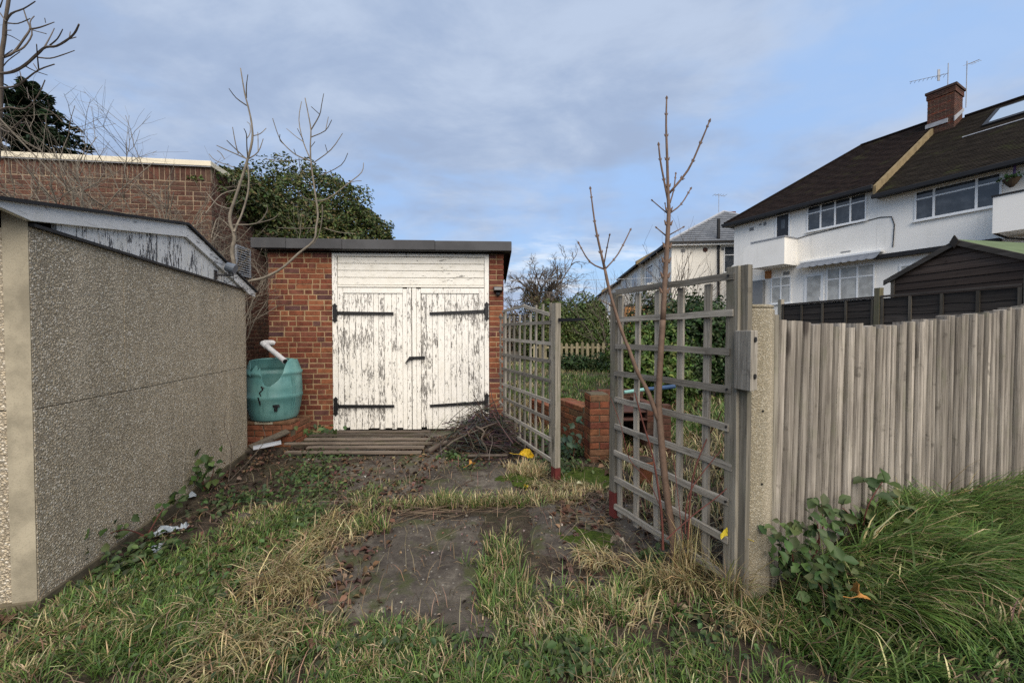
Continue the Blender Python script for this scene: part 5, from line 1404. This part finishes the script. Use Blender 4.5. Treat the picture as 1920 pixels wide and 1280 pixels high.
# far trees
tr = bare_tree('old spreading bare tree with ivy on its trunks, beyond the hedge', (2.1, 31, 0), 7.4, .26, 3.2, 60, bark_d, depth=6, limbs=14)
rs = np.random.RandomState(61)
J = crown(rs, [(0, 0, 3.2, 1.5, 1.2, 2.0), (1.1, 0, 2.9, 1.3, 1.0, 1.6), (-.7, 0, 4.1, .5, .5, 1.5), (1.3, .1, 4.6, .8, .5, .75)], 9000, .13, [(.085, .065, .035), (.10, .08, .04), (.06, .06, .025), (.12, .085, .05)], rough=.3)
link('ivy', J.mesh('ivy'), leaf_m, tr)
bare_tree('hazy thicket of fine bare twigs just right of the garage roof corner', (-.5, 38, 0), 5.2, .16, 2.3, 62, bark_g, depth=5, limbs=10)
bare_tree('bare treetop just showing above the flat grey garage roof', (-2.9, 36, 3.2), 9.5, .12, 1.9, 64, bark_g, depth=4, limbs=9, up=.5)
bush('far_shrubbery', 'brown winter shrubs in the distance between the garage and the hedge', 'bush', (-.2, 29, 0), [(0, 0, 1.2, 1.6, 1, 1.6), (1.5, 0, 1.0, 1.2, 1, 1.4)], 4200, .15, [(.07, .055, .035), (.09, .065, .045), (.05, .05, .025)], 65, rough=.35)
# cedar beyond the brick building
cd = thing('conifer', 'dark drooping conifer rising behind the brick building at the far left', 'tree', (-15.3, 12.2, 0))
MB().tube([(0, 0, -.2), (.1, 0, 4), (0, .1, 9.0)], [.28, .2, .04], 8).build('trunk', trunk_m, cd)
rs = np.random.RandomState(66); r = random.Random(66); J = NPJ(); bb = MB()
for k in range(150):
    z = r.uniform(3.2, 9.2); ln = (9.8 - z) * r.uniform(.42, .62) + .25; a = r.uniform(0, 6.28)
    d = np.array([math.cos(a), math.sin(a), 0]); n = int(60 + ln * 62)
    t = rs.uniform(.1, 1, n); s_ = rs.normal(size=n) * .16 * (1.1 - t * .7) * ln * .5
    P = np.stack([d[0]*t*ln - d[1]*s_, d[1]*t*ln + d[0]*s_, z + .25 * t * ln - .30 * t*t*ln - np.abs(s_) * .45 + rs.normal(size=n) * .05], 1)
    nr = np.tile(np.array([0, 0, 1.0]), (n, 1)) + rs.normal(size=(n, 3)) * .55
    J.add(*leaves_np(P, nr, rs.uniform(.12, .30, n), varcol(rs, n, (.024, .042, .020), .35, .12), rs, .22))
    bb.tube([(0, 0, z), (d[0]*ln*.5, d[1]*ln*.5, z + .06*ln), (d[0]*ln, d[1]*ln, z - .05*ln)], [.03, .02, .008], 4)
link('crown', J.mesh('crown'), leaf_m, cd); bb.build('branches', bark_d, cd)

# ------------------------------------------------------------------ brushwood heap
bp_ = thing('brush_pile', 'heap of tangled grey dead twigs between the garage door and the trellis gate', 'brush pile', (-.33, 4.68, 0))
r = random.Random(71); J = MB(); J.col = (0, 0, 0)
def twig(mb, p, a, el, ln, rad, n=4, bend=.6):
    d = Vector((math.cos(a) * math.cos(el), math.sin(a) * math.cos(el), math.sin(el))); pts = [Vector(p)]
    for k in range(4):
        d = (d + Vector((r.gauss(0, bend), r.gauss(0, bend), r.gauss(0, bend * .7) - .12)) * .3).normalized(); pts.append(pts[-1] + d * ln / 4)
    for q in pts: q.z = max(q.z, .008)
    mb.tube(pts, [rad, rad * .9, rad * .75, rad * .6, rad * .35], n, cap=False)
for k in range(900):
    u = r.gauss(0, .21); v_ = r.gauss(0, .17); h_ = .42 * math.exp(-(u*u/.16 + v_*v_/.12)) * r.uniform(.1, 1.0)
    c = r.choice([(.085, .068, .058), (.115, .095, .082), (.06, .048, .042), (.15, .125, .10)]); J.col = tuple(x * r.uniform(.45, .9) for x in c)
    a = r.uniform(0, 6.28); ln = r.uniform(.2, .58)
    twig(J, (u - .5 * ln * math.cos(a), v_ - .5 * ln * math.sin(a) - .02, h_ + .02), a, r.gauss(.15, .35), ln, r.uniform(.0025, .007))
J.build('twigs', brush_m, bp_, kind='stuff')
for pts, rad in (([(-.62, -.42, .05), (-.45, -.38, .17), (-.25, -.34, .25), (.0, -.30, .33), (.22, -.2, .38)], .013), ([(-.10, -.36, .36), (.02, -.38, .30), (-.02, -.40, .22), (.05, -.42, .12), (.07, -.43, .03)], .012), ([(-.75, .0, .02), (-.5, -.05, .2), (-.3, -.05, .33), (-.1, 0, .42)], .012), ([(-.80, -.26, .03), (-.66, -.28, .10), (-.52, -.30, .16)], .035), ([(-.3, -.45, .03), (.0, -.50, .05), (.35, -.52, .06)], .02)):
    b = MB(); p_ = smooth([(q[0] * .8, q[1] * .9, q[2] * .95) for q in pts]); b.tube(p_, [rad * (1 - .4 * i / len(p_)) for i in range(len(p_))], 7); b.build('branch', bark_d, bp_, smooth=True)

# ------------------------------------------------------------------ grass
rs = np.random.RandomState(101)
GREEN = np.array([(.062, .128, .026), (.048, .100, .022), (.088, .150, .034), (.062, .115, .038), (.115, .160, .046)])
STRAW = np.array([(.40, .32, .17), (.32, .25, .125), (.48, .40, .23), (.23, .17, .09), (.35, .30, .15)])
def gblades(cx, cy, per, rad, h, bend, wid, straw, head=None, headv=3.2, hv=.3):
    """Tufts at cx,cy: per blades each."""
    n = len(cx); k = n * per
    st = np.repeat(np.broadcast_to(straw, (n,)), per); hh = np.repeat(np.broadcast_to(h, (n,)), per)
    rr = np.sqrt(rs.rand(k)) * np.repeat(np.broadcast_to(rad, (n,)), per); aa = rs.rand(k) * 6.283
    x = np.repeat(cx, per) + rr * np.cos(aa); y = np.repeat(cy, per) + rr * np.sin(aa)
    base = np.stack([x, y, G(x, y) + .0], 1)
    hd_ = aa + rs.normal(size=k) * .9 if head is None else np.repeat(np.broadcast_to(head, (n,)), per) + rs.normal(size=k) * headv
    H_ = hh * np.clip(1 + rs.normal(size=k) * hv, .3, 1.8); bd_ = np.clip(np.repeat(np.broadcast_to(bend, (n,)), per) + rs.normal(size=k) * .28, .05, 1.9)
    iss = rs.rand(k) < st
    c = np.where(iss[:, None], STRAW[rs.randint(0, 5, k)], GREEN[rs.randint(0, 5, k)]) * np.repeat(.8 + .45 * rs.rand(n), per)[:, None]
    c = varcol(rs, k, c * np.repeat(.8 + .4 * rs.rand(n), per)[:, None], .18, .07); tip = np.where(iss[:, None], c * 1.1, c * 1.15 + (.02, .012, 0))
    return blades(base, H_, hd_, bd_, wid * 1.25 * rs.uniform(.6, 1.35, k), c, tip)
def inside_conc(x, y): # footprint of the pebbledashed garage
    lx = (x + 2.456) * -.252 + (y - 1.965) * .968; ly = (x + 2.456) * -.968 + (y - 1.965) * -.252
    return (lx > -.03) & (lx < 2.7) & (ly > -.05)
def pts_in(n, x0, x1, y0, y1, f):
    x = rs.uniform(x0, x1, n); y = rs.uniform(y0, y1, n); ok = (rs.rand(n) < f(x, y)) & ~inside_conc(x, y)
    return x[ok], y[ok]
fence_y = lambda x: 2.09 + (x - 1.43) * .333
# front lawn strip: short dense grass with dry streaks
def f_front(x, y):
    e = 1.87 + .16 * (vnoise(x, y, 2.5, 11) - .5) + .10 * sstep(x, .2, 1.3) + .45 * sstep(-x, 1.0, 1.7)
    d = sstep(e - y, -.05, .22) * (.35 + .85 * sstep(vnoise(x, y, 3.0, 12), .30, .55))
    return np.clip(d, 0, 1) * (.12 + .88 * sstep(vnoise(x, y, 4.5, 17), .34, .50)) * (y < np.where(x > 1.1, fence_y(x) - .02, 9))
x, y = pts_in(9500, -3.2, 2.2, .95, 2.5, f_front)
strw = np.clip(.03 + .34 * sstep(vnoise(x, y, 2.4, 13), .60, .80) + .05 * np.exp(-((x - .6) / .5) ** 2) + .10 * np.exp(-((x + 1.2) / .3) ** 2), 0, .85)
J = NPJ().add(*gblades(x, y, 17, .045, .042 + .045 * vnoise(x, y, 4, 14), .95, .0040, strw))
# between concrete garage and hardstanding
def f_left(x, y):
    sl_ = slab_edge(x, y); d = sstep(vnoise(x, y, 2.4, 15) + .25 * sstep(2.7 - y, -.4, .8), .54, .74) * sstep(3.7 - y, -.2, .8) * (sl_ < -.02)
    return d * (x < -.9)
x, y = pts_in(3600, -3.0, -.9, 1.6, 3.9, f_left)
strw = np.clip(.06 + .4 * sstep(vnoise(x, y, 2.0, 16), .55, .75), 0, .8)
J.add(*gblades(x, y, 16, .045, .06, .9, .004, strw))
# tufts along the joints of the slabs
for (cx_, cy_, rx_, ry_, n, h, stw) in ((-.06, 2.30, .12, .36, 34, .09, .30), (-.04, 2.02, .18, .16, 26, .10, .25), (-.85, 3.10, .40, .05, 26, .085, .45), (-.15, 3.12, .35, .06, 36, .10, .6), (.35, 3.22, .38, .10, 34, .08, .8), (-.55, 3.16, .2, .05, 16, .10, .4), (.18, 3.72, .16, .10, 22, .10, .9), (.55, 3.40, .30, .10, 22, .07, .85),
                                       (.42, 1.98, .22, .10, 22, .11, .25), (.75, 2.06, .20, .12, 16, .10, .4), (-1.05, 2.75, .12, .12, 14, .12, .3), (-1.35, 3.35, .25, .2, 22, .07, .15), (1.5, 1.78, .3, .08, 30, .16, .35)):
    x = cx_ + rs.normal(size=n) * rx_ * .55; y = cy_ + rs.normal(size=n) * ry_ * .55
    J.add(*gblades(x, y, 24, .035, h, .8, .0042, stw))
tag(link('grass', J.mesh('grass'), grass_m), 'short mixed green and dry grass in the foreground and between the slabs', 'grass', kind='stuff')
# dry straw: flopped clumps left of the hardstanding and round the gate
J = NPJ()
t = rs.rand(110); x = -1.22 - .20 * t + .14 * rs.normal(size=110) * (1 - .4 * t) + .05 * np.sin(t * 9); y = 1.55 + 1.35 * t
J.add(*gblades(x, y, 22, .05, .13, 1.1, .004, .88, 5.3 + .7 * rs.normal(size=110), 1.0))
for (cx_, cy_, rx_, ry_, n, h, b_, hd0) in ((-1.22, 1.72, .14, .14, 14, .18, 1.2, 5.2), (-1.25, 2.15, .16, .18, 30, .20, 1.1, 5.6), (.92, 2.08, .14, .10, 18, .20, .9, 3.6), (1.05, 2.22, .12, .10, 14, .30, .6, 4.2), (.62, 1.90, .25, .10, 12, .11, 1.3, .3), (.15, 3.80, .16, .10, 26, .13, 1.1, 1.0), (.42, 3.50, .2, .08, 20, .10, 1.3, 4.0),
                                         (.55, 2.35, .15, .1, 16, .14, 1.3, 3.4), (1.18, 1.97, .08, .06, 10, .28, .7, 4.4), (-1.75, 1.85, .12, .06, 4, .16, 1.2, 4.3), (.25, 1.85, .3, .10, 9, .10, 1.3, 2.0), (1.12, 1.80, .2, .1, 14, .15, 1.2, 4.0)):
    x = cx_ + rs.normal(size=n) * rx_ * .6; y = cy_ + rs.normal(size=n) * ry_ * .6
    J.add(*gblades(x, y, 16, .04, h, b_, .0042, .95, hd0, .9))
n = 2600; x = rs.uniform(-2.6, 2.0, n); y = 1.45 + 2.6 * rs.rand(n) ** 1.6; ok = ~inside_conc(x, y); x = x[ok]; y = y[ok]; k = len(x)
b_ = np.stack([x, y, G(x, y) + .022], 1)
J.add(*blades(b_, rs.uniform(.04, .20, k), rs.rand(k) * 6.28, np.full(k, 1.15), rs.uniform(.002, .0042, k), varcol(rs, k, (.20, .145, .085), .45, .1)))
tag(link('dry_grass', J.mesh('dry_grass'), grass_m), 'bleached dry straw flopped beside the slabs and round the gates', 'dry grass', kind='stuff')
# long verge grass on the bank in front of the paling fence
J = NPJ()
n = 2300; x = rs.uniform(1.25, 4.4, n); y = rs.uniform(1.0, 3.3, n)
w_ = fence_y(x) - y
ok = (w_ > .0) & (rs.rand(n) < .30 + .9 * sstep(vnoise(x, y, 1.8, 21), .3, .6)); x = x[ok]; y = y[ok]; w_ = w_[ok]
hh = .065 + .10 * sstep(vnoise(x, y, 1.5, 22), .35, .7) * sstep(.95 - w_, -.2, .5)
J.add(*gblades(x, y, 20, .05, hh, 1.05, .0048, np.clip(.05 + .25 * sstep(vnoise(x, y, 2.6, 23), .6, .8), 0, .5), 5.45 + .5 * (vnoise(x, y, 1.1, 24) - .5) * 2.6, .75))
for (cx_, cy_, n, h, hd0) in ((1.55, 1.92, 26, .42, 5.5), (1.80, 1.98, 34, .46, 5.6), (2.05, 2.06, 20, .30, 5.5), (2.55, 2.25, 24, .32, 5.7), (2.9, 2.35, 34, .40, 5.6), (3.35, 2.5, 36, .46, 5.4), (1.75, 1.72, 30, .40, 5.35), (2.2, 1.85, 24, .36, 5.5), (2.7, 1.9, 26, .34, 5.3), (3.2, 2.1, 26, .36, 5.3), (3.7, 2.6, 30, .4, 5.2), (2.45, 2.30, 26, .36, 1.9)):
    x = cx_ + rs.normal(size=n) * .13; y = cy_ + rs.normal(size=n) * .05; y = np.minimum(y, fence_y(x) - .02)
    J.add(*gblades(x, y, 22, .05, h * .66, 1.3, .0052, .12, hd0, .5))
tag(link('verge_grass', J.mesh('verge_grass'), grass_m), 'long green grass combed down the bank before the paling fence', 'grass', kind='stuff')
# rough lawn of the garden behind
J = NPJ()
n = 5200; x = rs.uniform(-.1, 7.5, n); y = 4.9 + 12 * rs.rand(n) ** 1.4
ok = (rs.rand(n) < .25 + .8 * sstep(vnoise(x, y, .8, 26), .3, .6)); x = x[ok]; y = y[ok]
J.add(*gblades(x, y, 12, .11, .09 + .07 * vnoise(x, y, 1.0, 27), .75, .011, np.clip(.10 + .55 * sstep(vnoise(x, y, .7, 28), .46, .64), 0, .9)))
n = 420; x = rs.uniform(.95, 3.2, n); y = rs.uniform(2.6, 5.2, n); ok = (y > 2.75 - (x - .8) * .6) & (y > fence_y(x) + .15); x = x[ok]; y = y[ok]
J.add(*gblades(x, y, 12, .08, .13, .9, .006, .75))
tag(link('lawn', J.mesh('lawn'), grass_m), 'rough yellowed lawn of the garden beyond the trellis gates', 'lawn', kind='stuff')

# moss cushions
def moss(label, cx_, cy_, rx_, ry_, seed):
    n = 44; xs_ = np.linspace(-1.25, 1.25, n); XX, YY = np.meshgrid(xs_, xs_); 
    ang = np.arctan2(YY, XX); rr = np.hypot(XX, YY) / (1 + .45 * (vnoise(np.cos(ang) * 1.7 + seed, np.sin(ang) * 1.7, 1.3, 33) - .5)) + .35 * (vnoise(XX + seed, YY, 3.1, 34) - .5)
    hgt = .022 * np.clip(1 - rr, 0, 1) ** .5 * (.6 + .8 * vnoise(XX + seed, YY, 7, 35))
    X = cx_ + XX * rx_; Y = cy_ + YY * ry_; Z = G(X, Y) + .012 + hgt
    idx = np.arange(n * n).reshape(n, n); ok = (rr[:-1, :-1] < 1) & (rr[1:, 1:] < 1) & (rr[1:, :-1] < 1) & (rr[:-1, 1:] < 1)
    q = np.stack([idx[:-1, :-1], idx[:-1, 1:], idx[1:, 1:], idx[1:, :-1]], -1)[ok]
    m = np_mesh('moss', np.stack([X.ravel(), Y.ravel(), Z.ravel()], 1), np.concatenate([q[:, [0, 1, 2]], q[:, [0, 2, 3]]]))
    tag(link('moss', m, moss_m, smooth=True), label, 'moss', kind='stuff')
moss('patch of bright moss by the red tipped foot of the barred gate', .52, 2.58, .19, .17, 1)
moss('green moss on the ground before the close barred trellis gate', .07, 3.62, .22, .16, 4)
moss('moss in the gap between the two open gates', .70, 3.75, .36, .26, 8)

# fallen leaves and scraps
rs = np.random.RandomState(131)
J = NPJ()
def litter(n, x0, x1, y0, y1, f, cols, s0, s1, lift=.02):
    x = rs.uniform(x0, x1, n); y = rs.uniform(y0, y1, n); ok = (rs.rand(n) < f(x, y)) & ~inside_conc(x, y); x = x[ok]; y = y[ok]; k = len(x)
    P = np.stack([x, y, G(x, y) + lift + rs.rand(k) * .012], 1); nr = np.stack([rs.normal(size=k) * .4, rs.normal(size=k) * .4, np.ones(k)], 1)
    J.add(*leaves_np(P, nr, rs.uniform(s0, s1, k), varcol(rs, k, np.array(cols)[rs.randint(0, len(cols), k)], .3, .1), rs, .6, .5))
BR = [(.085, .052, .034), (.12, .075, .048), (.06, .040, .030), (.16, .11, .07), (.10, .055, .04)]
litter(3800, -3.2, -.8, 1.7, 4.7, lambda x, y: .25 + .75 * sstep(vnoise(x, y, 1.7, 41), .40, .62), BR, .025, .06)
litter(1300, -1.2, .7, 3.9, 5.1, lambda x, y: .3 + .7 * sstep(vnoise(x, y, 2, 42), .4, .6), BR, .025, .06)
litter(1100, .3, 1.6, 1.8, 3.4, lambda x, y: .25 + .7 * sstep(vnoise(x, y, 2, 43), .4, .6), BR, .025, .07)
litter(4200, .9, 5.5, 2.6, 9, lambda x, y: .25 + .75 * sstep(vnoise(x, y, .9, 44), .4, .6), BR + [(.22, .15, .09), (.26, .19, .12)], .04, .09, .03)
litter(2600, -1.7, 1.0, 1.75, 4.4, lambda x, y: .12 + .88 * (np.abs(slab_edge(x, y) - .0) < .10), BR + [(.22, .18, .13)], .010, .028)
litter(120, -2.6, 1.4, 1.8, 4.6, lambda x, y: .6 + 0 * x, [(.42, .38, .32), (.36, .33, .28)], .012, .03)
tag(link('fallen_leaves', J.mesh('fallen_leaves'), dry_m), 'brown rotting leaf litter scattered over the yard and garden', 'fallen leaves', kind='stuff')
# twigs lying about
r = random.Random(141); J = MB(); J.col = (.08, .06, .045)
for k in range(420):
    z_ = r.random()
    if z_ < .35: p = (r.uniform(-2.7, -.9), r.uniform(2.7, 4.6))
    elif z_ < .7: p = (r.uniform(.2, 1.3), r.uniform(1.9, 3.5))
    else: p = (r.uniform(-1.0, .9), r.uniform(2.7, 4.6))
    if inside_conc(np.array([p[0]]), np.array([p[1]]))[0]: continue
    c = r.choice([(.085, .062, .048), (.14, .11, .08), (.06, .04, .035), (.20, .16, .11)]); J.col = c
    twig(J, (p[0], p[1], g1(*p) + .018), r.uniform(0, 6.28), r.uniform(-.05, .12), r.uniform(.10, .42), r.uniform(.0015, .004), 4, .35)
for k in range(46):       # arched dead stems along the joint between the slabs
    x_ = r.uniform(-.95, .85); y_ = 3.05 + .22 * r.uniform(-1, 1); J.col = r.choice([(.16, .12, .08), (.10, .07, .05)])
    twig(J, (x_, y_, g1(x_, y_) + .02), r.gauss(.1, .35) + (3.14 if k % 2 else 0), r.uniform(0, .15), r.uniform(.3, .7), r.uniform(.002, .0035), 4, .4)
o = J.build('twigs', brush_m, None); tag(o, 'thin dead twigs and stems strewn over the yard', 'twigs', kind='stuff')
# low green weeds
rs = np.random.RandomState(151); J = NPJ()
for (cx_, cy_, rx_, ry_, n, s_) in ((-2.0, 3.75, .30, .30, 420, .04), (-1.75, 3.35, .3, .2, 260, .035), (-2.3, 3.2, .3, .25, 260, .04), (-1.55, 2.9, .2, .2, 220, .035), (-2.35, 2.35, .25, .25, 420, .045), (-2.2, 4.35, .35, .15, 220, .04), (-.65, 4.25, .15, .10, 130, .05), (.45, 4.0, .3, .3, 260, .05), (.62, 4.6, .25, .3, 320, .06), (-.5, 3.95, .25, .1, 80, .03), (.85, 2.35, .1, .1, 60, .04), (-1.3, 1.62, .5, .12, 160, .028), (-.5, 1.68, .3, .12, 200, .03), (-1.8, 2.1, .6, .4, 420, .03), (.25, 1.62, .12, .08, 110, .04), (.9, 1.7, .3, .10, 120, .03), (-.15, 1.60, .3, .1, 140, .025), (.35, 1.55, .3, .08, 160, .03)):
    P = np.stack([cx_ + rs.normal(size=n) * rx_ * .5, cy_ + rs.normal(size=n) * ry_ * .5, np.zeros(n)], 1); ok = ~inside_conc(P[:, 0], P[:, 1]); P = P[ok]; k = len(P)
    P[:, 2] = G(P[:, 0], P[:, 1]) + .02 + np.abs(rs.normal(size=k)) * .035
    J.add(*leaves_np(P, np.stack([rs.normal(size=k) * .6, rs.normal(size=k) * .6 - .3, np.ones(k)], 1), s_ * rs.uniform(.6, 1.3, k), varcol(rs, k, np.array([(.045, .075, .022), (.06, .095, .03), (.04, .06, .025)])[rs.randint(0, 3, k)], .25, .1), rs, .6))
tag(link('weeds', J.mesh('weeds'), leaf_m), 'low green weeds creeping over the damp earth', 'weeds', kind='stuff')

# leafy plants
def leafy(label, base, canes, per, size, cols, seed, cat='plant', name='bramble', mat=None, spread=1.0):
    t = thing(name, label, cat, base); r = random.Random(seed); rs = np.random.RandomState(seed); b = MB(); P = []; Nn = []
    for pts in canes:
        q = smooth(pts, 4); b.tube(q, [.0045 * (1 - .6 * i / len(q)) for i in range(len(q))], 5)
        for k in range(per):
            i = r.randint(len(q) // 4, len(q) - 1); P.append(q[i] + Vector((r.gauss(0, .05), r.gauss(0, .04), r.gauss(.01, .04))) * spread); Nn.append((r.gauss(0, .45), -.55 + r.gauss(0, .4), .65 + r.gauss(0, .3)))
    b.build('cane', mat or bark_red, t); P = np.array(P); k = len(P)
    P2 = P; J = NPJ().add(*leaves_np(P2, np.array(Nn), size * rs.uniform(.6, 1.3, k), varcol(rs, k, np.array(cols)[rs.randint(0, len(cols), k)], .2, .08), rs, .68, .3))
    link('foliage', J.mesh('foliage'), leaf_m, t); return t
BL = [(.05, .085, .026), (.07, .105, .034), (.04, .07, .024), (.08, .11, .042)]
leafy('small green bramble climbing from the foot of the pebbledashed wall', (-2.76, 3.42, .0), [[(0, 0, 0), (-.02, -.02, .18), (-.10, -.03, .28)], [(0, 0, 0), (.08, .0, .15), (.10, -.04, .26)], [(0, 0, 0), (.0, -.05, .12), (.04, -.12, .16)]], 16, .075, BL, 161)
tt = leafy('two thin leafless whips leaning on the pebbledashed wall above the bramble', (-2.68, 3.60, .0), [[(0, 0, 0), (.02, .02, .3), (-.03, .0, .52), (-.02, .02, .72)], [(0, 0, 0), (.14, .1, .18), (.22, .2, .34), (.18, .22, .48)]], 1, .03, [(.10, .06, .03)], 162, cat='stem', name='dead_stem', mat=bark_d)
leafy('green trailing bramble low against the pebbledashed wall, nearer the camera', (-2.52, 2.62, .0), [[(0, 0, 0), (-.06, -.1, .10), (-.05, -.3, .12), (-.03, -.5, .06)], [(0, 0, 0), (-.05, .2, .12), (-.1, .4, .10)]], 22, .06, BL, 163)
leafy('broad leaved bindweed and bramble clump at the foot of the concrete post', (1.48, 1.98, .12), [[(0, 0, 0), (-.06, -.06, .15), (-.10, -.08, .26)], [(0, 0, 0), (.05, -.08, .2), (.03, -.1, .34)], [(0, 0, 0), (.12, -.12, .12), (.22, -.18, .06)], [(0, 0, 0), (-.02, -.15, .10), (.0, -.25, -.02)], [(0, 0, 0), (.10, -.2, .05), (.16, -.3, -.06)]], 60, .055, BL, 164)
leafy('small bramble sprig growing up the palings beyond the bindweed', (2.02, 2.20, .22), [[(0, 0, 0), (.0, -.04, .2), (.08, -.04, .34)], [(0, 0, 0), (-.10, -.05, .14), (-.16, -.06, .2)], [(.05, 0, 0), (.10, -.05, .12), (.2, -.06, .16)]], 15, .07, BL, 165)
leafy('single leafy twig against the palings just right of the concrete post', (1.70, 2.12, .22), [[(0, 0, 0), (.01, -.03, .12), (.0, -.03, .24)]], 10, .06, BL, 166)
leafy('pale green clump of weeds at the corner of the brick plinth', (-2.55, 4.95, .0), [[(0, 0, 0), (.05, -.03, .12), (.10, -.05, .16)], [(0, 0, 0), (-.04, -.05, .10), (-.08, -.08, .16)], [(.1, 0, 0), (.2, -.02, .08), (.26, -.03, .14)]], 14, .07, BL, 167)
leafy('leafy ground elder beside the brick pillar', (.68, 4.25, .0), [[(0, 0, 0), (.03, .0, .25), (.05, -.03, .40)], [(0, 0, 0), (-.08, .0, .15), (-.14, -.02, .26)]], 14, .08, [(.04, .07, .045), (.05, .085, .05)], 168)

def big_leaf(label, x, y, z, size, rz, col, tilt=.4, cat='leaf', second=None):
    M_ = m_flat('fallen leaf', col, .6, .3, .45, 22, .2)
    vs = []; fs = []; n = 16
    for k in range(n + 1):
        t = k / n; hw = size * .31 * max(.02, math.sin(math.pi * min(1, t * .93 + .05))) ** .75 * (1 + .10 * math.sin(t * 34))
        zc = size * (.18 * math.sin(t * 3.1 + .3) - .10 * t * t); px_ = size * (t - .45)
        for q in (-1, -.55, 0, .55, 1): vs.append((px_ + abs(q) * size * .03, q * hw, zc + size * .20 * abs(q) ** 1.4 + size * .03 * math.sin(t * 17 + q * 3)))
    for k in range(n):
        for j in range(4): fs.append((k*5 + j, k*5 + j + 1, k*5 + 6 + j, k*5 + 5 + j))
    m_ = MB().add(vs, fs)
    m_.tube([(-size * .42, 0, .02), (-size * .7, .01, -.01), (-size * .95, .03, -.03)], size * .015, 5)
    m = m_.mesh('fallen_leaf'); o = link('fallen_leaf', m, M_, smooth=False); o.location = (x, y, z); o.rotation_euler = (tilt, .2, rz)
    s_ = o.modifiers.new('thick', 'SOLIDIFY'); s_.thickness = .001
    tag(o, label, cat, 'large fallen leaves'); return o
big_leaf('bright yellow fallen leaf on dry grass by the foot of the trellis gate', .14, 4.06, .10, .17, .3, (.62, .40, .02), .8)
big_leaf('yellow leaf with green veins at the bottom of the gate post', 1.15, 1.98, .34, .10, 2.6, (.60, .46, .03), .9)
big_leaf('pale orange curled leaf on bare ground before the twig heap', -.42, 3.92, .05, .11, 1.2, (.50, .26, .06), .3)
big_leaf('brown and yellow curled leaf lying in the right foreground grass', 1.50, 1.66, .26, .11, .9, (.42, .20, .05), .9)
big_leaf('small yellow leaf near the slab joint behind the moss', .12, 3.32, .06, .06, 2.0, (.55, .40, .03), .4)
big_leaf('pale cream leaf lying between the two gates', .60, 3.40, .05, .07, .4, (.50, .48, .30), .2)
big_leaf('big pale brown curled leaf on the moss by the barred gate', .68, 2.44, .06, .10, 2.2, (.30, .25, .19), .5)
big_leaf('yellow leaf caught behind the foot of the trellis gate', .42, 3.80, .12, .09, 1.5, (.58, .38, .02), 1.0)
# stray stones
r = random.Random(171)
for i, (px, py, s_) in enumerate(((450, 972, .12), (475, 985, .10), (610, 925, .04), (655, 880, .035))):
    z_ = 1.4 * 720 / (py - 625); x_ = (px - 960) / 720 * z_; vs = MB().ball((0, 0, 0), s_ / 2, 9, 6, (1.2, 1, .55))
    vs.v = [(a * r.uniform(.88, 1.1), b * r.uniform(.88, 1.1), c * r.uniform(.9, 1.1)) for a, b, c in vs.v]
    o = vs.build('stone', slab_m if i < 2 else concrete, None, smooth=True); o.location = (x_, z_, g1(x_, z_) + s_ * .12)
    tag(o, ('larger half buried stone in the grass left of the slabs', 'flat half buried stone touching the larger one', 'pale pebble on the bare earth near the straw', 'small pale pebble nearest the row of planks')[i], 'stone', 'stray stones')
